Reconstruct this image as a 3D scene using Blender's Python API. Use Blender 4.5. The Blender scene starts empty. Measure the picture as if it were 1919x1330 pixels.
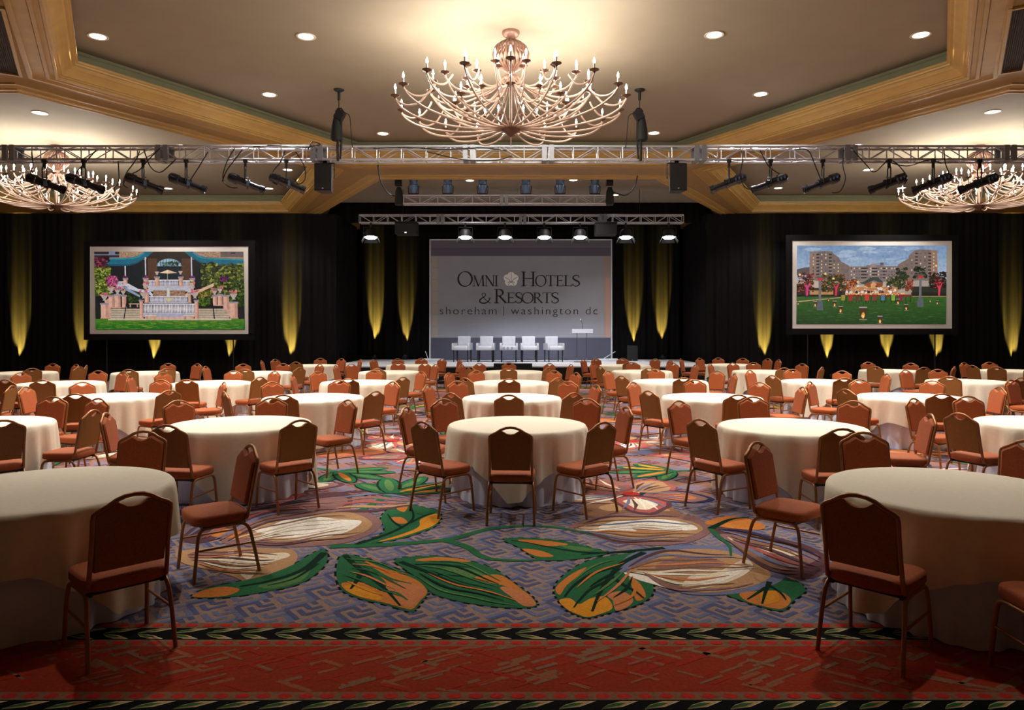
import bpy, math, random
from mathutils import Vector, Matrix
from mathutils.geometry import tessellate_polygon

# ------------------------------------------------------------------ camera, world, exposure
F, CX, HY, CAMZ = 1330.0, 960.0, 621.0, 1.806      # focal length and horizon in pixels of a 1919 x 1330 frame
sc = bpy.context.scene
COL = sc.collection
cam_d = bpy.data.cameras.new('camera')
cam = bpy.data.objects.new('camera', cam_d)
COL.objects.link(cam)
cam.location = (0, 0, CAMZ)
cam.rotation_euler = (math.pi / 2, 0, 0)
cam_d.sensor_width = 36.0
cam_d.lens = 36.0 * F / 1919.0
cam_d.shift_y = -(665.0 - HY) / 1919.0
cam_d.clip_start, cam_d.clip_end = 0.1, 200
sc.camera = cam
w = bpy.data.worlds.new('world')
sc.world = w
w.use_nodes = True
w.node_tree.nodes['Background'].inputs[0].default_value = (0.9, 0.75, 0.6, 1)
w.node_tree.nodes['Background'].inputs[1].default_value = 0.004
sc.view_settings.view_transform = 'Standard'
sc.view_settings.look = 'None'
sc.view_settings.gamma = 1.0
sc.view_settings.use_curve_mapping = False
sc.view_settings.exposure = 0.0
try:
    sc.cycles.use_denoising = True
    sc.cycles.max_bounces = 8
    sc.cycles.diffuse_bounces = 4
    sc.cycles.glossy_bounces = 3
    sc.cycles.transmission_bounces = 6
    sc.cycles.sample_clamp_indirect = 4.0
    sc.cycles.use_light_tree = True
except Exception:
    pass

# light levels (watts) of the room's own lamps
P_CANDLE = 58.0        # one of the ten points of a chandelier ring
P_DOWN = 2050.0         # recessed ceiling downlight
P_STAGE = 1000.0       # stage wash lamp
P_PAR = 110.0          # lamp on the middle truss
P_UP = 13000.0           # yellow floor lamp at the drapes
P_LEKO = 60.0
WARM = (1.0, 0.93, 0.81)
WHITE = (1.0, 0.95, 0.88)
COOL = (0.80, 0.88, 1.0)
YELLOW = (1.0, 0.68, 0.10)

PI = math.pi
rnd = random.Random(7)


def gx(x, y, z=0.0):
    """A pixel of the photograph on the horizontal plane at height z."""
    d = F * (CAMZ - z) / (y - HY)
    return Vector(((x - CX) * d / F, d, z))


def at(x, y, Y):
    """A pixel of the photograph at distance Y."""
    return Vector(((x - CX) * Y / F, Y, CAMZ - (y - HY) * Y / F))


def lin(c):
    return tuple(((v / 255.0) / 12.92 if v / 255.0 <= 0.04045 else ((v / 255.0 + 0.055) / 1.055) ** 2.4) for v in c)


# ------------------------------------------------------------------ materials
def mat(name, rgb, rough=0.6, metal=0.0, noise=0.0, scale=40.0, bump=0.0, spec=0.5, sheen=0.0, trans=0.0, stretch=None):
    m = bpy.data.materials.new(name)
    m.use_nodes = True
    nt = m.node_tree
    b = nt.nodes['Principled BSDF']
    c = lin(rgb)
    b.inputs['Base Color'].default_value = (*c, 1)
    b.inputs['Roughness'].default_value = rough
    b.inputs['Metallic'].default_value = metal
    b.inputs['Specular IOR Level'].default_value = spec
    if sheen:
        b.inputs['Sheen Weight'].default_value = sheen
    if trans:
        b.inputs['Transmission Weight'].default_value = trans
    if noise or bump:
        tc = nt.nodes.new('ShaderNodeTexCoord')
        n = nt.nodes.new('ShaderNodeTexNoise')
        n.inputs['Scale'].default_value = scale
        n.inputs['Detail'].default_value = 3
        src = tc.outputs['Object']
        if stretch:
            mp = nt.nodes.new('ShaderNodeMapping')
            mp.inputs['Scale'].default_value = stretch
            nt.links.new(src, mp.inputs['Vector'])
            src = mp.outputs['Vector']
        nt.links.new(src, n.inputs['Vector'])
        if noise:
            r = nt.nodes.new('ShaderNodeValToRGB')
            r.color_ramp.elements[0].position = 0.3
            r.color_ramp.elements[1].position = 0.7
            r.color_ramp.elements[0].color = (*[v * (1 - noise) for v in c], 1)
            r.color_ramp.elements[1].color = (*[min(1, v * (1 + noise)) for v in c], 1)
            nt.links.new(n.outputs['Fac'], r.inputs['Fac'])
            nt.links.new(r.outputs['Color'], b.inputs['Base Color'])
        if bump:
            bp = nt.nodes.new('ShaderNodeBump')
            bp.inputs['Strength'].default_value = bump
            bp.inputs['Distance'].default_value = 0.01
            nt.links.new(n.outputs['Fac'], bp.inputs['Height'])
            nt.links.new(bp.outputs['Normal'], b.inputs['Normal'])
    return m


def glow(name, rgb, strength):
    m = bpy.data.materials.new(name)
    m.use_nodes = True
    nt = m.node_tree
    b = nt.nodes['Principled BSDF']
    b.inputs['Base Color'].default_value = (0.02, 0.02, 0.02, 1)
    b.inputs['Emission Color'].default_value = (*rgb, 1)
    b.inputs['Emission Strength'].default_value = strength
    return m


def vcol(name, rough=0.9, emit=0.0, noise=0.25, scale=60.0, bump=0.0, spec=0.1):
    """Colours carried by the mesh's own pattern (carpet, printed or projected picture)."""
    m = bpy.data.materials.new(name)
    m.use_nodes = True
    nt = m.node_tree
    b = nt.nodes['Principled BSDF']
    b.inputs['Roughness'].default_value = rough
    b.inputs['Specular IOR Level'].default_value = spec
    a = nt.nodes.new('ShaderNodeAttribute')
    a.attribute_name = 'Col'
    tc = nt.nodes.new('ShaderNodeTexCoord')
    n = nt.nodes.new('ShaderNodeTexNoise')
    n.inputs['Scale'].default_value = scale
    n.inputs['Detail'].default_value = 4
    nt.links.new(tc.outputs['Object'], n.inputs['Vector'])
    mr = nt.nodes.new('ShaderNodeMapRange')
    mr.inputs['From Min'].default_value = 0.25
    mr.inputs['From Max'].default_value = 0.75
    mr.inputs['To Min'].default_value = 1 - noise
    mr.inputs['To Max'].default_value = 1 + noise
    nt.links.new(n.outputs['Fac'], mr.inputs['Value'])
    mx = nt.nodes.new('ShaderNodeVectorMath')
    mx.operation = 'SCALE'
    nt.links.new(a.outputs['Color'], mx.inputs[0])
    nt.links.new(mr.outputs['Result'], mx.inputs['Scale'])
    if emit:
        b.inputs['Base Color'].default_value = (0.02, 0.02, 0.02, 1)
        nt.links.new(mx.outputs['Vector'], b.inputs['Emission Color'])
        b.inputs['Emission Strength'].default_value = emit
    else:
        nt.links.new(mx.outputs['Vector'], b.inputs['Base Color'])
        if bump:
            bp = nt.nodes.new('ShaderNodeBump')
            bp.inputs['Strength'].default_value = bump
            bp.inputs['Distance'].default_value = 0.01
            nt.links.new(n.outputs['Fac'], bp.inputs['Height'])
            nt.links.new(bp.outputs['Normal'], b.inputs['Normal'])
    return m


M = dict(
    ceiling=mat('ceiling_plaster', (140, 128, 109), 0.85, noise=0.04, scale=2),
    frieze=mat('frieze_paint', (128, 126, 98), 0.8, noise=0.04, scale=3),
    gold=mat('gold_cornice', (172, 138, 76), 0.45, noise=0.08, scale=4, spec=0.5),
    soffit=mat('ochre_soffit', (150, 119, 70), 0.55, noise=0.08, scale=2),
    wall=mat('wall_paint', (120, 92, 62), 0.8, noise=0.06, scale=3),
    carpet=vcol('carpet', 0.95, noise=0.2, scale=55, bump=0.25, spec=0.05),
    fabric=mat('rust_fabric', (160, 82, 42), 0.75, noise=0.18, scale=90, bump=0.15, sheen=0.05, spec=0.2),
    backshell=mat('brown_back_fabric', (148, 98, 50), 0.75, noise=0.15, scale=90, bump=0.1, spec=0.25),
    bronze=mat('bronze_tube', (158, 104, 58), 0.36, metal=0.45, noise=0.1, scale=20),
    blackmetal=mat('black_metal', (22, 22, 24), 0.5, metal=0.2, noise=0.1, scale=10),
    cloth=mat('cream_linen', (238, 228, 206), 0.8, noise=0.03, scale=30, bump=0.05, spec=0.2),
    undercloth=mat('white_linen', (222, 227, 246), 0.8, noise=0.03, scale=30, bump=0.05, spec=0.2),
    wood=mat('plywood', (150, 110, 70), 0.6, noise=0.2, scale=6),
    drape=mat('black_velour', (22, 21, 22), 0.9, noise=0.2, scale=8, spec=0.06, stretch=(4, 4, 0.3)),
    alu=mat('truss_aluminium', (188, 190, 200), 0.36, metal=0.6, noise=0.06, scale=8),
    plate=mat('truss_plate', (128, 130, 138), 0.5, metal=0.3, noise=0.08, scale=8),
    black=mat('black_plastic', (13, 13, 15), 0.6, noise=0.15, scale=12),
    gloss=mat('black_gloss_paint', (26, 27, 34), 0.25, noise=0.1, scale=12),
    bluemetal=mat('blue_grey_can', (92, 116, 150), 0.35, metal=0.5, noise=0.1, scale=12),
    arm=mat('pale_glass_rope', (168, 142, 126), 0.35, noise=0.08, scale=30, spec=0.5),
    copper=mat('copper_cup', (130, 94, 78), 0.4, metal=0.2, noise=0.12, scale=12),
    pan=mat('brown_drip_pan', (92, 62, 46), 0.4, metal=0.4, noise=0.1, scale=12),
    candle=mat('candle_sleeve', (250, 245, 235), 0.5, noise=0.02, scale=12),
    bulb=glow('bulb_glow', (1.0, 0.95, 0.86), 40.0),
    lampface=glow('lamp_face', (1.0, 0.95, 0.86), 9.0),
    stageface=glow('stage_lamp_face', (0.94, 0.97, 1.0), 20.0),
    upface=glow('uplight_face', (1.0, 0.75, 0.15), 4.0),
    ring=mat('lamp_trim_ring', (214, 200, 178), 0.4, noise=0.03, scale=12),
    deck=mat('stage_deck', (214, 214, 220), 0.55, noise=0.04, scale=4),
    skirt=mat('stage_skirt', (10, 10, 14), 0.85, noise=0.2, scale=6, stretch=(5, 5, 0.3)),
    leather=mat('white_leather', (190, 190, 197), 0.45, noise=0.02, scale=20, bump=0.03),
    darkwood=mat('dark_wood', (24, 20, 20), 0.4, noise=0.2, scale=8),
    acrylic=mat('clear_acrylic', (238, 242, 248), 0.05, trans=1.0, noise=0.01, scale=4),
    frosted=mat('frosted_acrylic', (226, 230, 238), 0.4, trans=0.3, noise=0.02, scale=6),
    panel=vcol('printed_backdrop', 0.7, noise=0.04, scale=1.2),
    white=mat('white_frame', (240, 240, 246), 0.5, noise=0.02, scale=8),
    ink=mat('dark_lettering', (38, 34, 36), 0.7, noise=0.05, scale=8),
    emblem=mat('white_emblem', (252, 252, 255), 0.6, noise=0.02, scale=8),
    emblemline=mat('grey_emblem_line', (128, 126, 130), 0.6, noise=0.02, scale=8),
    matte=mat('screen_border', (206, 202, 198), 0.7, noise=0.02, scale=2),
    picture=vcol('projected_picture', 0.8, emit=0.8, noise=0.2, scale=9.0),
    grille=mat('dark_grille', (46, 34, 20), 0.6, noise=0.1, scale=20),
    rubber=mat('black_cable', (10, 10, 11), 0.75, noise=0.1, scale=20),
)
for k in ('bulb', 'lampface', 'stageface', 'upface'):
    M[k].cycles.emission_sampling = 'NONE'


# ------------------------------------------------------------------ mesh helpers
class MB:
    def __init__(s):
        s.v, s.f, s.c = [], [], []

    def add(s, vs, fs, col=None):
        o = len(s.v)
        s.v.extend([tuple(p) for p in vs])
        for f in fs:
            s.f.append(tuple(i + o for i in f))
            s.c.append(col)
        return s

    def box(s, c, d, rot=None, col=None):
        hx, hy, hz = d[0] / 2, d[1] / 2, d[2] / 2
        vs = [Vector((x * hx, y * hy, z * hz)) for z in (-1, 1) for y in (-1, 1) for x in (-1, 1)]
        if rot is not None:
            vs = [rot @ p for p in vs]
        vs = [p + Vector(c) for p in vs]
        s.add(vs, [(0, 2, 3, 1), (4, 5, 7, 6), (0, 1, 5, 4), (2, 6, 7, 3), (0, 4, 6, 2), (1, 3, 7, 5)], col)
        return s

    def tube(s, path, r, n=8, closed=False, flat=1.0):
        P = [Vector(p) for p in path]
        m = len(P)
        rs = r if isinstance(r, (list, tuple)) else [r] * m
        T = []
        for i in range(m):
            a = P[(i - 1) % m] if (closed or i > 0) else P[i]
            b = P[(i + 1) % m] if (closed or i < m - 1) else P[i]
            t = b - a
            T.append(t.normalized() if t.length > 1e-9 else Vector((0, 0, 1)))
        ref = Vector((0, 0, 1)) if abs(T[0].z) < 0.9 else Vector((1, 0, 0))
        N = T[0].cross(ref).normalized()
        vs = []
        for i in range(m):
            N = (N - T[i] * N.dot(T[i]))
            N = N.normalized() if N.length > 1e-6 else T[i].orthogonal().normalized()
            B = T[i].cross(N)
            for k in range(n):
                a = 2 * PI * k / n
                vs.append(P[i] + N * (math.cos(a) * rs[i]) + B * (math.sin(a) * rs[i] * flat))
        fs = []
        for i in range(m if closed else m - 1):
            j = (i + 1) % m
            for k in range(n):
                l = (k + 1) % n
                fs.append((i * n + k, i * n + l, j * n + l, j * n + k))
        if not closed:
            fs.append(tuple(range(n - 1, -1, -1)))
            fs.append(tuple((m - 1) * n + k for k in range(n)))
        s.add(vs, fs)
        return s

    def lathe(s, prof, n=24, c=(0, 0, 0), mtx=None):
        vs, fs = [], []
        m = len(prof)
        for (r, z) in prof:
            for k in range(n):
                a = 2 * PI * k / n
                p = Vector((max(r, 1e-4) * math.cos(a), max(r, 1e-4) * math.sin(a), z))
                if mtx is not None:
                    p = mtx @ p
                vs.append(p + Vector(c))
        for i in range(m - 1):
            for k in range(n):
                l = (k + 1) % n
                fs.append((i * n + k, i * n + l, (i + 1) * n + l, (i + 1) * n + k))
        fs.append(tuple(range(n - 1, -1, -1)))
        fs.append(tuple((m - 1) * n + k for k in range(n)))
        s.add(vs, fs)
        return s

    def build(s, name, m, parent=None, smooth=None, loc=None):
        me = bpy.data.meshes.new(name)
        me.from_pydata(s.v, [], s.f)
        if isinstance(m, (list, tuple)):
            for x in m:
                me.materials.append(x)
        else:
            me.materials.append(m)
        if any(c is not None for c in s.c):
            at_ = me.color_attributes.new('Col', 'FLOAT_COLOR', 'CORNER')
            buf = []
            for f, c in zip(s.f, s.c):
                c = c or (0.5, 0.5, 0.5)
                buf.extend([c[0], c[1], c[2], 1.0] * len(f))
            at_.data.foreach_set('color', buf)
        if smooth:
            me.shade_smooth()
            me.set_sharp_from_angle(angle=math.radians(smooth))
        me.update()
        o = bpy.data.objects.new(name, me)
        COL.objects.link(o)
        if parent is not None:
            o.parent = parent
        if loc is not None:
            o.location = loc
        return o


def smooth_closed(pts, sub=6):
    n = len(pts)
    out = []
    for i in range(n):
        p0, p1, p2, p3 = (Vector(pts[(i + k) % n]) for k in (-1, 0, 1, 2))
        for t in range(sub):
            u = t / sub
            out.append(0.5 * ((2 * p1) + (p2 - p0) * u + (2 * p0 - 5 * p1 + 4 * p2 - p3) * u * u + (3 * p1 - p0 - 3 * p2 + p3) * u ** 3))
    return out


def smooth_open(pts, sub=6):
    P = [Vector(p) for p in pts]
    n = len(P)
    out = []
    for i in range(n - 1):
        p0, p1, p2, p3 = P[max(i - 1, 0)], P[i], P[i + 1], P[min(i + 2, n - 1)]
        for t in range(sub):
            u = t / sub
            out.append(0.5 * ((2 * p1) + (p2 - p0) * u + (2 * p0 - 5 * p1 + 4 * p2 - p3) * u * u + (3 * p1 - p0 - 3 * p2 + p3) * u ** 3))
    out.append(P[-1])
    return out


def tag(o, label=None, cat=None, group=None, kind=None):
    if label:
        o['label'] = label
    if cat:
        o['category'] = cat
    if group:
        o['group'] = group
    if kind:
        o['kind'] = kind
    return o


def empty(name, loc=(0, 0, 0), rz=0.0):
    o = bpy.data.objects.new(name, None)
    o.empty_display_size = 0.2
    COL.objects.link(o)
    o.location = loc
    o.rotation_euler = (0, 0, rz)
    return o


def copy_tree(o, parent=None):
    c = o.copy()
    COL.objects.link(c)
    c.parent = parent
    for ch in list(o.children):
        copy_tree(ch, c)
    return c


def light(kind, name, loc, power, color, size=0.1, target=None, angle=60, blend=0.5, parent=None):
    d = bpy.data.lights.new(name, kind)
    d.energy = power
    d.color = color
    d.shadow_soft_size = size
    o = bpy.data.objects.new(name, d)
    COL.objects.link(o)
    o.location = loc
    if kind == 'SPOT':
        d.spot_size = math.radians(angle)
        d.spot_blend = blend
        t = Vector(target) - Vector(loc)
        o.rotation_euler = t.to_track_quat('-Z', 'Y').to_euler()
    return o


def aim(frm, to):
    """Rotation that turns local -Z to the target, as a matrix."""
    return (Vector(to) - Vector(frm)).to_track_quat('-Z', 'Y').to_matrix()


# ------------------------------------------------------------------ the setting: ceiling, cornices, walls, drapes
HC, HS = 6.85, 6.29
RX, RY0, RY1 = 21.0, -4.0, 31.0


def shear(p):
    return (p[0] + 0.021 * (p[1] - 12.0), p[1])


def offset(P, d):
    """Offset a counter-clockwise polygon inward by d."""
    n = len(P)
    out = []
    for i in range(n):
        a, b, c = Vector(P[i - 1]), Vector(P[i]), Vector(P[(i + 1) % n])
        e1, e2 = (b - a).normalized(), (c - b).normalized()
        n1, n2 = Vector((-e1.y, e1.x)), Vector((-e2.y, e2.x))
        k = (n1 + n2)
        k = k / max(0.2, k.dot(n1))
        out.append(tuple(b + k * d))
    return out


def ccw(P):
    a = sum(P[i - 1][0] * P[i][1] - P[i][0] * P[i - 1][1] for i in range(len(P)))
    return P if a > 0 else P[::-1]


hexes = [
    [(8.0, 12.5), (4.25, 18.93), (-4.25, 18.93), (-8.0, 12.5), (-4.25, 6.1), (4.25, 6.1)],
    [(-9.24, 13.25), (-5.35, 19.7), (-8.6, 26.3), (-16.3, 26.3), (-20.0, 19.7), (-15.6, 13.25)],
    [(9.24, 13.25), (5.35, 19.7), (8.6, 26.3), (16.3, 26.3), (20.0, 19.7), (15.6, 13.25)],
    [(-4.02, 20.75), (4.02, 20.75), (7.75, 27.2), (7.75, 30.7), (-7.75, 30.7), (-7.75, 27.2)],
]
hexes = [ccw([shear(p) for p in h]) for h in hexes]


def flat_with_holes(name, outer, holes, z, m):
    cu = bpy.data.curves.new(name, 'CURVE')
    cu.dimensions = '2D'
    cu.fill_mode = 'BOTH'
    for P in [outer] + holes:
        sp = cu.splines.new('POLY')
        sp.points.add(len(P) - 1)
        for q, p in zip(sp.points, P):
            q.co = (p[0], p[1], 0, 1)
        sp.use_cyclic_u = True
    ob = bpy.data.objects.new(name + '_outline', cu)
    COL.objects.link(ob)
    dg = bpy.context.evaluated_depsgraph_get()
    me = bpy.data.meshes.new_from_object(ob.evaluated_get(dg))
    me.name = name
    bpy.data.objects.remove(ob)
    bpy.data.curves.remove(cu)
    me.materials.clear()
    me.materials.append(m)
    o = bpy.data.objects.new(name, me)
    COL.objects.link(o)
    o.location.z = z
    return o


mb = MB()
mb.box((0, (RY0 + RY1) / 2, HC + 0.05), (2 * RX, RY1 - RY0, 0.1))
tag(mb.build('ceiling', M['ceiling']), kind='structure')
so = flat_with_holes('ceiling_soffit', [(-RX, RY0), (RX, RY0), (RX, RY1), (-RX, RY1)], hexes, HS, M['soffit'])
tag(so, kind='structure')

PROFILE = [(-0.46, 6.29), (-0.46, 6.262), (-0.40, 6.262), (-0.385, 6.275), (-0.20, 6.275), (-0.185, 6.25), (-0.13, 6.25),
           (-0.12, 6.262), (-0.05, 6.262), (-0.04, 6.245), (0.0, 6.245), (0.0, 6.285), (0.03, 6.29), (0.03, 6.315), (0.06, 6.32), (0.075, 6.345),
           (0.11, 6.385), (0.16, 6.42), (0.20, 6.44), (0.22, 6.47), (0.22, 6.495), (0.26, 6.50), (0.265, 6.53), (0.30, 6.535), (0.30, 6.575),
           (0.20, 6.575)]
for i, h in enumerate(hexes):
    mb = MB()
    rings = [[(*p, z) for p in offset(h, d)] for d, z in PROFILE]
    n = len(h)
    vs = [p for r in rings for p in r]
    fs = []
    for a in range(len(rings) - 1):
        for k in range(n):
            l = (k + 1) % n
            fs.append((a * n + k, (a + 1) * n + k, (a + 1) * n + l, a * n + l))
    mb.add(vs, fs)
    tag(mb.build('trim_%d' % (i + 1), M['gold']), kind='structure')
    mb = MB()
    lo = [(*p, 6.56) for p in offset(h, 0.02)]
    hi = [(*p, HC) for p in offset(h, 0.02)]
    mb.add(lo + hi, [(k, (k + 1) % n, n + (k + 1) % n, n + k) for k in range(n)])
    # thin shadow bead half way up the frieze
    pb = offset(h, 0.035)
    mb.tube([(*p, 6.79) for p in pb], 0.012, 4, closed=True)
    tag(mb.build('trim_%d_frieze' % (i + 1), M['frieze']), kind='structure')

for nm, c, d in (('wall_left', (-RX - 0.1, 13.5, 3.42), (0.2, 35, 6.86)), ('wall_right', (RX + 0.1, 13.5, 3.42), (0.2, 35, 6.86)),
                 ('wall_back', (0, RY1 + 0.1, 3.42), (42.4, 0.2, 6.86)), ('wall_front', (0, RY0 - 0.1, 3.42), (42.4, 0.2, 6.86))):
    mb = MB()
    mb.box(c, d)
    tag(mb.build(nm, M['wall'] if nm != 'wall_back' else M['drape']), kind='structure')


def drape_sheet(p0, p1, z0, z1, amp=0.07, seed=1, step=0.045, rows=5):
    r = random.Random(seed)
    p0, p1 = Vector(p0), Vector(p1)
    L = (p1 - p0).length
    e = (p1 - p0) / L
    nrm = Vector((e.y, -e.x))
    ks = [(2 * PI / r.uniform(0.22, 0.30), r.uniform(0, 6)), (2 * PI / r.uniform(0.37, 0.5), r.uniform(0, 6)), (2 * PI / r.uniform(0.9, 1.3), r.uniform(0, 6))]
    n = int(L / step)
    vs, fs = [], []
    for j in range(rows):
        t = j / (rows - 1)
        for i in range(n + 1):
            x = L * i / n
            a = amp * (0.45 + 0.55 * (1 - t))
            d = a * (0.55 * math.sin(ks[0][0] * x + ks[0][1] + 0.5 * t) + 0.45 * math.sin(ks[1][0] * x + ks[1][1]) + 0.35 * math.sin(ks[2][0] * x + ks[2][1] - t))
            q = p0 + e * x + nrm * d
            vs.append((q.x, q.y, z0 + (z1 - z0) * t))
    w = n + 1
    for j in range(rows - 1):
        for i in range(n):
            fs.append((j * w + i, j * w + i + 1, (j + 1) * w + i + 1, (j + 1) * w + i))
    mb = MB()
    mb.add(vs, fs)
    return mb


DY = 26.9
DRAPES = [
    ('black_drape', (-20.9, DY), (-6.65, DY), 6.26, 'black pleated drape hanging behind the garden terrace screen', 11),
    ('black_drape', (7.35, DY), (20.9, DY), 6.26, 'black pleated drape hanging behind the dusk lawn screen', 12),
    ('black_drape', (-6.5, 30.3), (7.2, 30.3), 6.84, 'black pleated drape hanging behind the grey printed stage backdrop', 13),
    ('black_drape', (-6.65, DY), (-6.65, 30.3), 6.26, 'black return drape turning back to the stage beside the garden terrace screen', 14),
    ('black_drape', (7.35, 30.3), (7.35, DY), 6.26, 'black return drape turning back to the stage beside the dusk lawn screen', 15),
]
for nm, a, b, z1, lab, sd in DRAPES:
    tag(drape_sheet(a, b, 0.02, z1, seed=sd).build(nm, M['drape'], smooth=80), lab, 'drape', 'black drapes along the stage wall')
tag(drape_sheet((-7.2, 27.75), (7.95, 27.75), 6.05, 6.84, amp=0.04, seed=20).build('black_valance', M['drape'], smooth=80),
    'short black valance hanging from the ceiling above the stage trusses', 'valance')

# air grilles let into the beams
for sx, x0, y0, x1, y1 in ((-1, -7.2, 9.75, -8.72, 12.3), (1, 7.05, 9.75, 8.58, 12.2)):
    mb = MB()
    a, b = Vector((x0, y0, HS)), Vector((x1, y1, HS))
    e = (b - a).normalized()
    nr = Vector((-e.y, e.x, 0)) * (0.15)
    g = empty('air_grille', ((a + b) / 2))
    c = (a + b) / 2
    L = (b - a).length
    rot = Matrix.Rotation(math.atan2(e.y, e.x), 3, 'Z')
    fr = MB()
    for s in (-1, 1):
        fr.box(rot @ Vector((0, s * 0.17, -0.02)), (L + 0.1, 0.05, 0.04), rot)
        fr.box(rot @ Vector((s * L / 2, 0, -0.02)), (0.05, 0.30, 0.04), rot)
    fr.build('grille_frame', M['gold'], g)
    sl = MB()
    sl.box((0, 0, -0.004), (L, 0.30, 0.006), rot)
    for k in range(11):
        sl.box(rot @ Vector((0, -0.135 + 0.027 * k, -0.018)), (L, 0.008, 0.02), rot)
    sl.build('slats', M['grille'], g)
    tag(g, 'long dark slatted air grille set in the ochre beam, %s of the big chandelier' % ('left' if sx < 0 else 'right'), 'vent', 'air grilles in the beams')

# ------------------------------------------------------------------ the carpet (one floor, its woven pattern as coloured facets)
fl = MB()
LAY = 0.0009
jit = [0]
CB = dict(slate=(152, 128, 120), slate2=(70, 72, 98), tan=(166, 132, 108), green=(44, 100, 64), green2=(84, 122, 70), dgreen=(16, 44, 32),
          orange=(196, 120, 56), amber=(216, 144, 44), salmon=(196, 124, 80), cream=(226, 210, 184), beige=(178, 138, 100), mauve=(140, 104, 100),
          plum=(92, 62, 68), navy=(46, 46, 74), black=(16, 18, 16), red=(166, 50, 34), brick=(152, 56, 32), dot=(196, 50, 44), drab=(138, 100, 76),
          leafgold=(196, 160, 96), white=(236, 228, 214), bluegrey=(112, 116, 146), rose=(168, 90, 84), bluedark=(88, 92, 126), rust=(156, 92, 62))
CB = {k: lin(v) for k, v in CB.items()}


def facet(P, col, layer):
    jit[0] = (jit[0] + 1) % 20
    vs = [Vector((p[0], p[1], layer * LAY + jit[0] * 0.00004)) for p in P]
    fs = []
    for (a, b, c) in tessellate_polygon([vs]):
        cr = (vs[b].x - vs[a].x) * (vs[c].y - vs[a].y) - (vs[c].x - vs[a].x) * (vs[b].y - vs[a].y)
        fs.append((a, b, c) if cr > 0 else (a, c, b))
    fl.add(vs, fs, CB[col])


def strip(path, wd, col, layer):
    jit[0] = (jit[0] + 1) % 20
    zz = layer * LAY + jit[0] * 0.00004
    P = [Vector((p[0], p[1])) for p in path]
    n = len(P)
    ws = wd if isinstance(wd, (list, tuple)) else [wd] * n
    vs = []
    for i in range(n):
        t = (P[min(i + 1, n - 1)] - P[max(i - 1, 0)])
        t = t.normalized() if t.length > 1e-9 else Vector((1, 0))
        m_ = Vector((-t.y, t.x)) * ws[i] / 2
        vs += [(*(P[i] + m_), zz), (*(P[i] - m_), zz)]
    fl.add(vs, [(2 * i, 2 * i + 1, 2 * i + 3, 2 * i + 2) for i in range(n - 1)], CB[col])


fl.add([(-RX, RY0, -0.1), (RX, RY0, -0.1), (RX, RY1, -0.1), (-RX, RY1, -0.1), (-RX, RY0, 0), (RX, RY0, 0), (RX, RY1, 0), (-RX, RY1, 0)],
       [(3, 2, 1, 0), (0, 1, 5, 4), (1, 2, 6, 5), (2, 3, 7, 6), (3, 0, 4, 7), (4, 5, 6, 7)], CB['slate'])


# key fret, turned 38 degrees, over the blue-grey ground
def fret(x0, x1, y0, y1, s, cols, layer, keep=1.0, ang=38.0):
    ca, sa = math.cos(math.radians(ang)), math.sin(math.radians(ang))
    n = int(max(x1 - x0, y1 - y0) / s) + 2
    mx, my = (x0 + x1) / 2, (y0 + y1) / 2
    W = s * 0.42
    MOT = [[((0, 0.1), (2.4, 0.1)), ((2.4, 0.1), (2.4, 1.3)), ((0.5, 0.85), (1.7, 0.85)), ((0.5, 0.85), (0.5, 2.4)), ((1.25, 1.6), (2.6, 1.6)), ((1.25, 1.6), (1.25, 2.5)), ((1.95, 2.3), (2.6, 2.3))],
           [((0.1, 0), (0.1, 2.4)), ((0.1, 2.4), (1.4, 2.4)), ((0.85, 0.5), (0.85, 1.7)), ((0.85, 0.5), (2.4, 0.5)), ((1.6, 1.25), (1.6, 2.6)), ((1.6, 1.25), (2.5, 1.25)), ((2.3, 1.95), (2.3, 2.6))]]
    for i in range(-n // 2, n // 2 + 1):
        for j in range(-n // 2, n // 2 + 1):
            u, v = i * 2.7 * s, j * 2.7 * s
            qx, qy = mx + u * ca - v * sa, my + u * sa + v * ca
            if not (x0 < qx < x1 and y0 < qy < y1) or rnd.random() > keep:
                continue
            c = cols[(i + j) % len(cols)]
            for (a, b) in MOT[(i + j) % 2]:
                pts = []
                for (p, q) in (a, b):
                    uu, vv = u + p * s, v + q * s
                    pts.append((mx + uu * ca - vv * sa, my + uu * sa + vv * ca))
                strip(pts, W, c, layer)


fret(-13, 13, 4.0, 7.6, 0.088, ('bluegrey', 'bluedark'), 1)
# ground of the farther carpet: brown and plum
facet([(-RX, 7.55), (RX, 7.55), (RX, RY1), (-RX, RY1)], 'mauve', 1)
fret(-10, 10, 7.6, 15.5, 0.10, ('plum', 'bluegrey', 'drab'), 2)
fret(-14, 14, 15.5, 26, 0.22, ('plum', 'bluegrey', 'drab'), 2)
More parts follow.
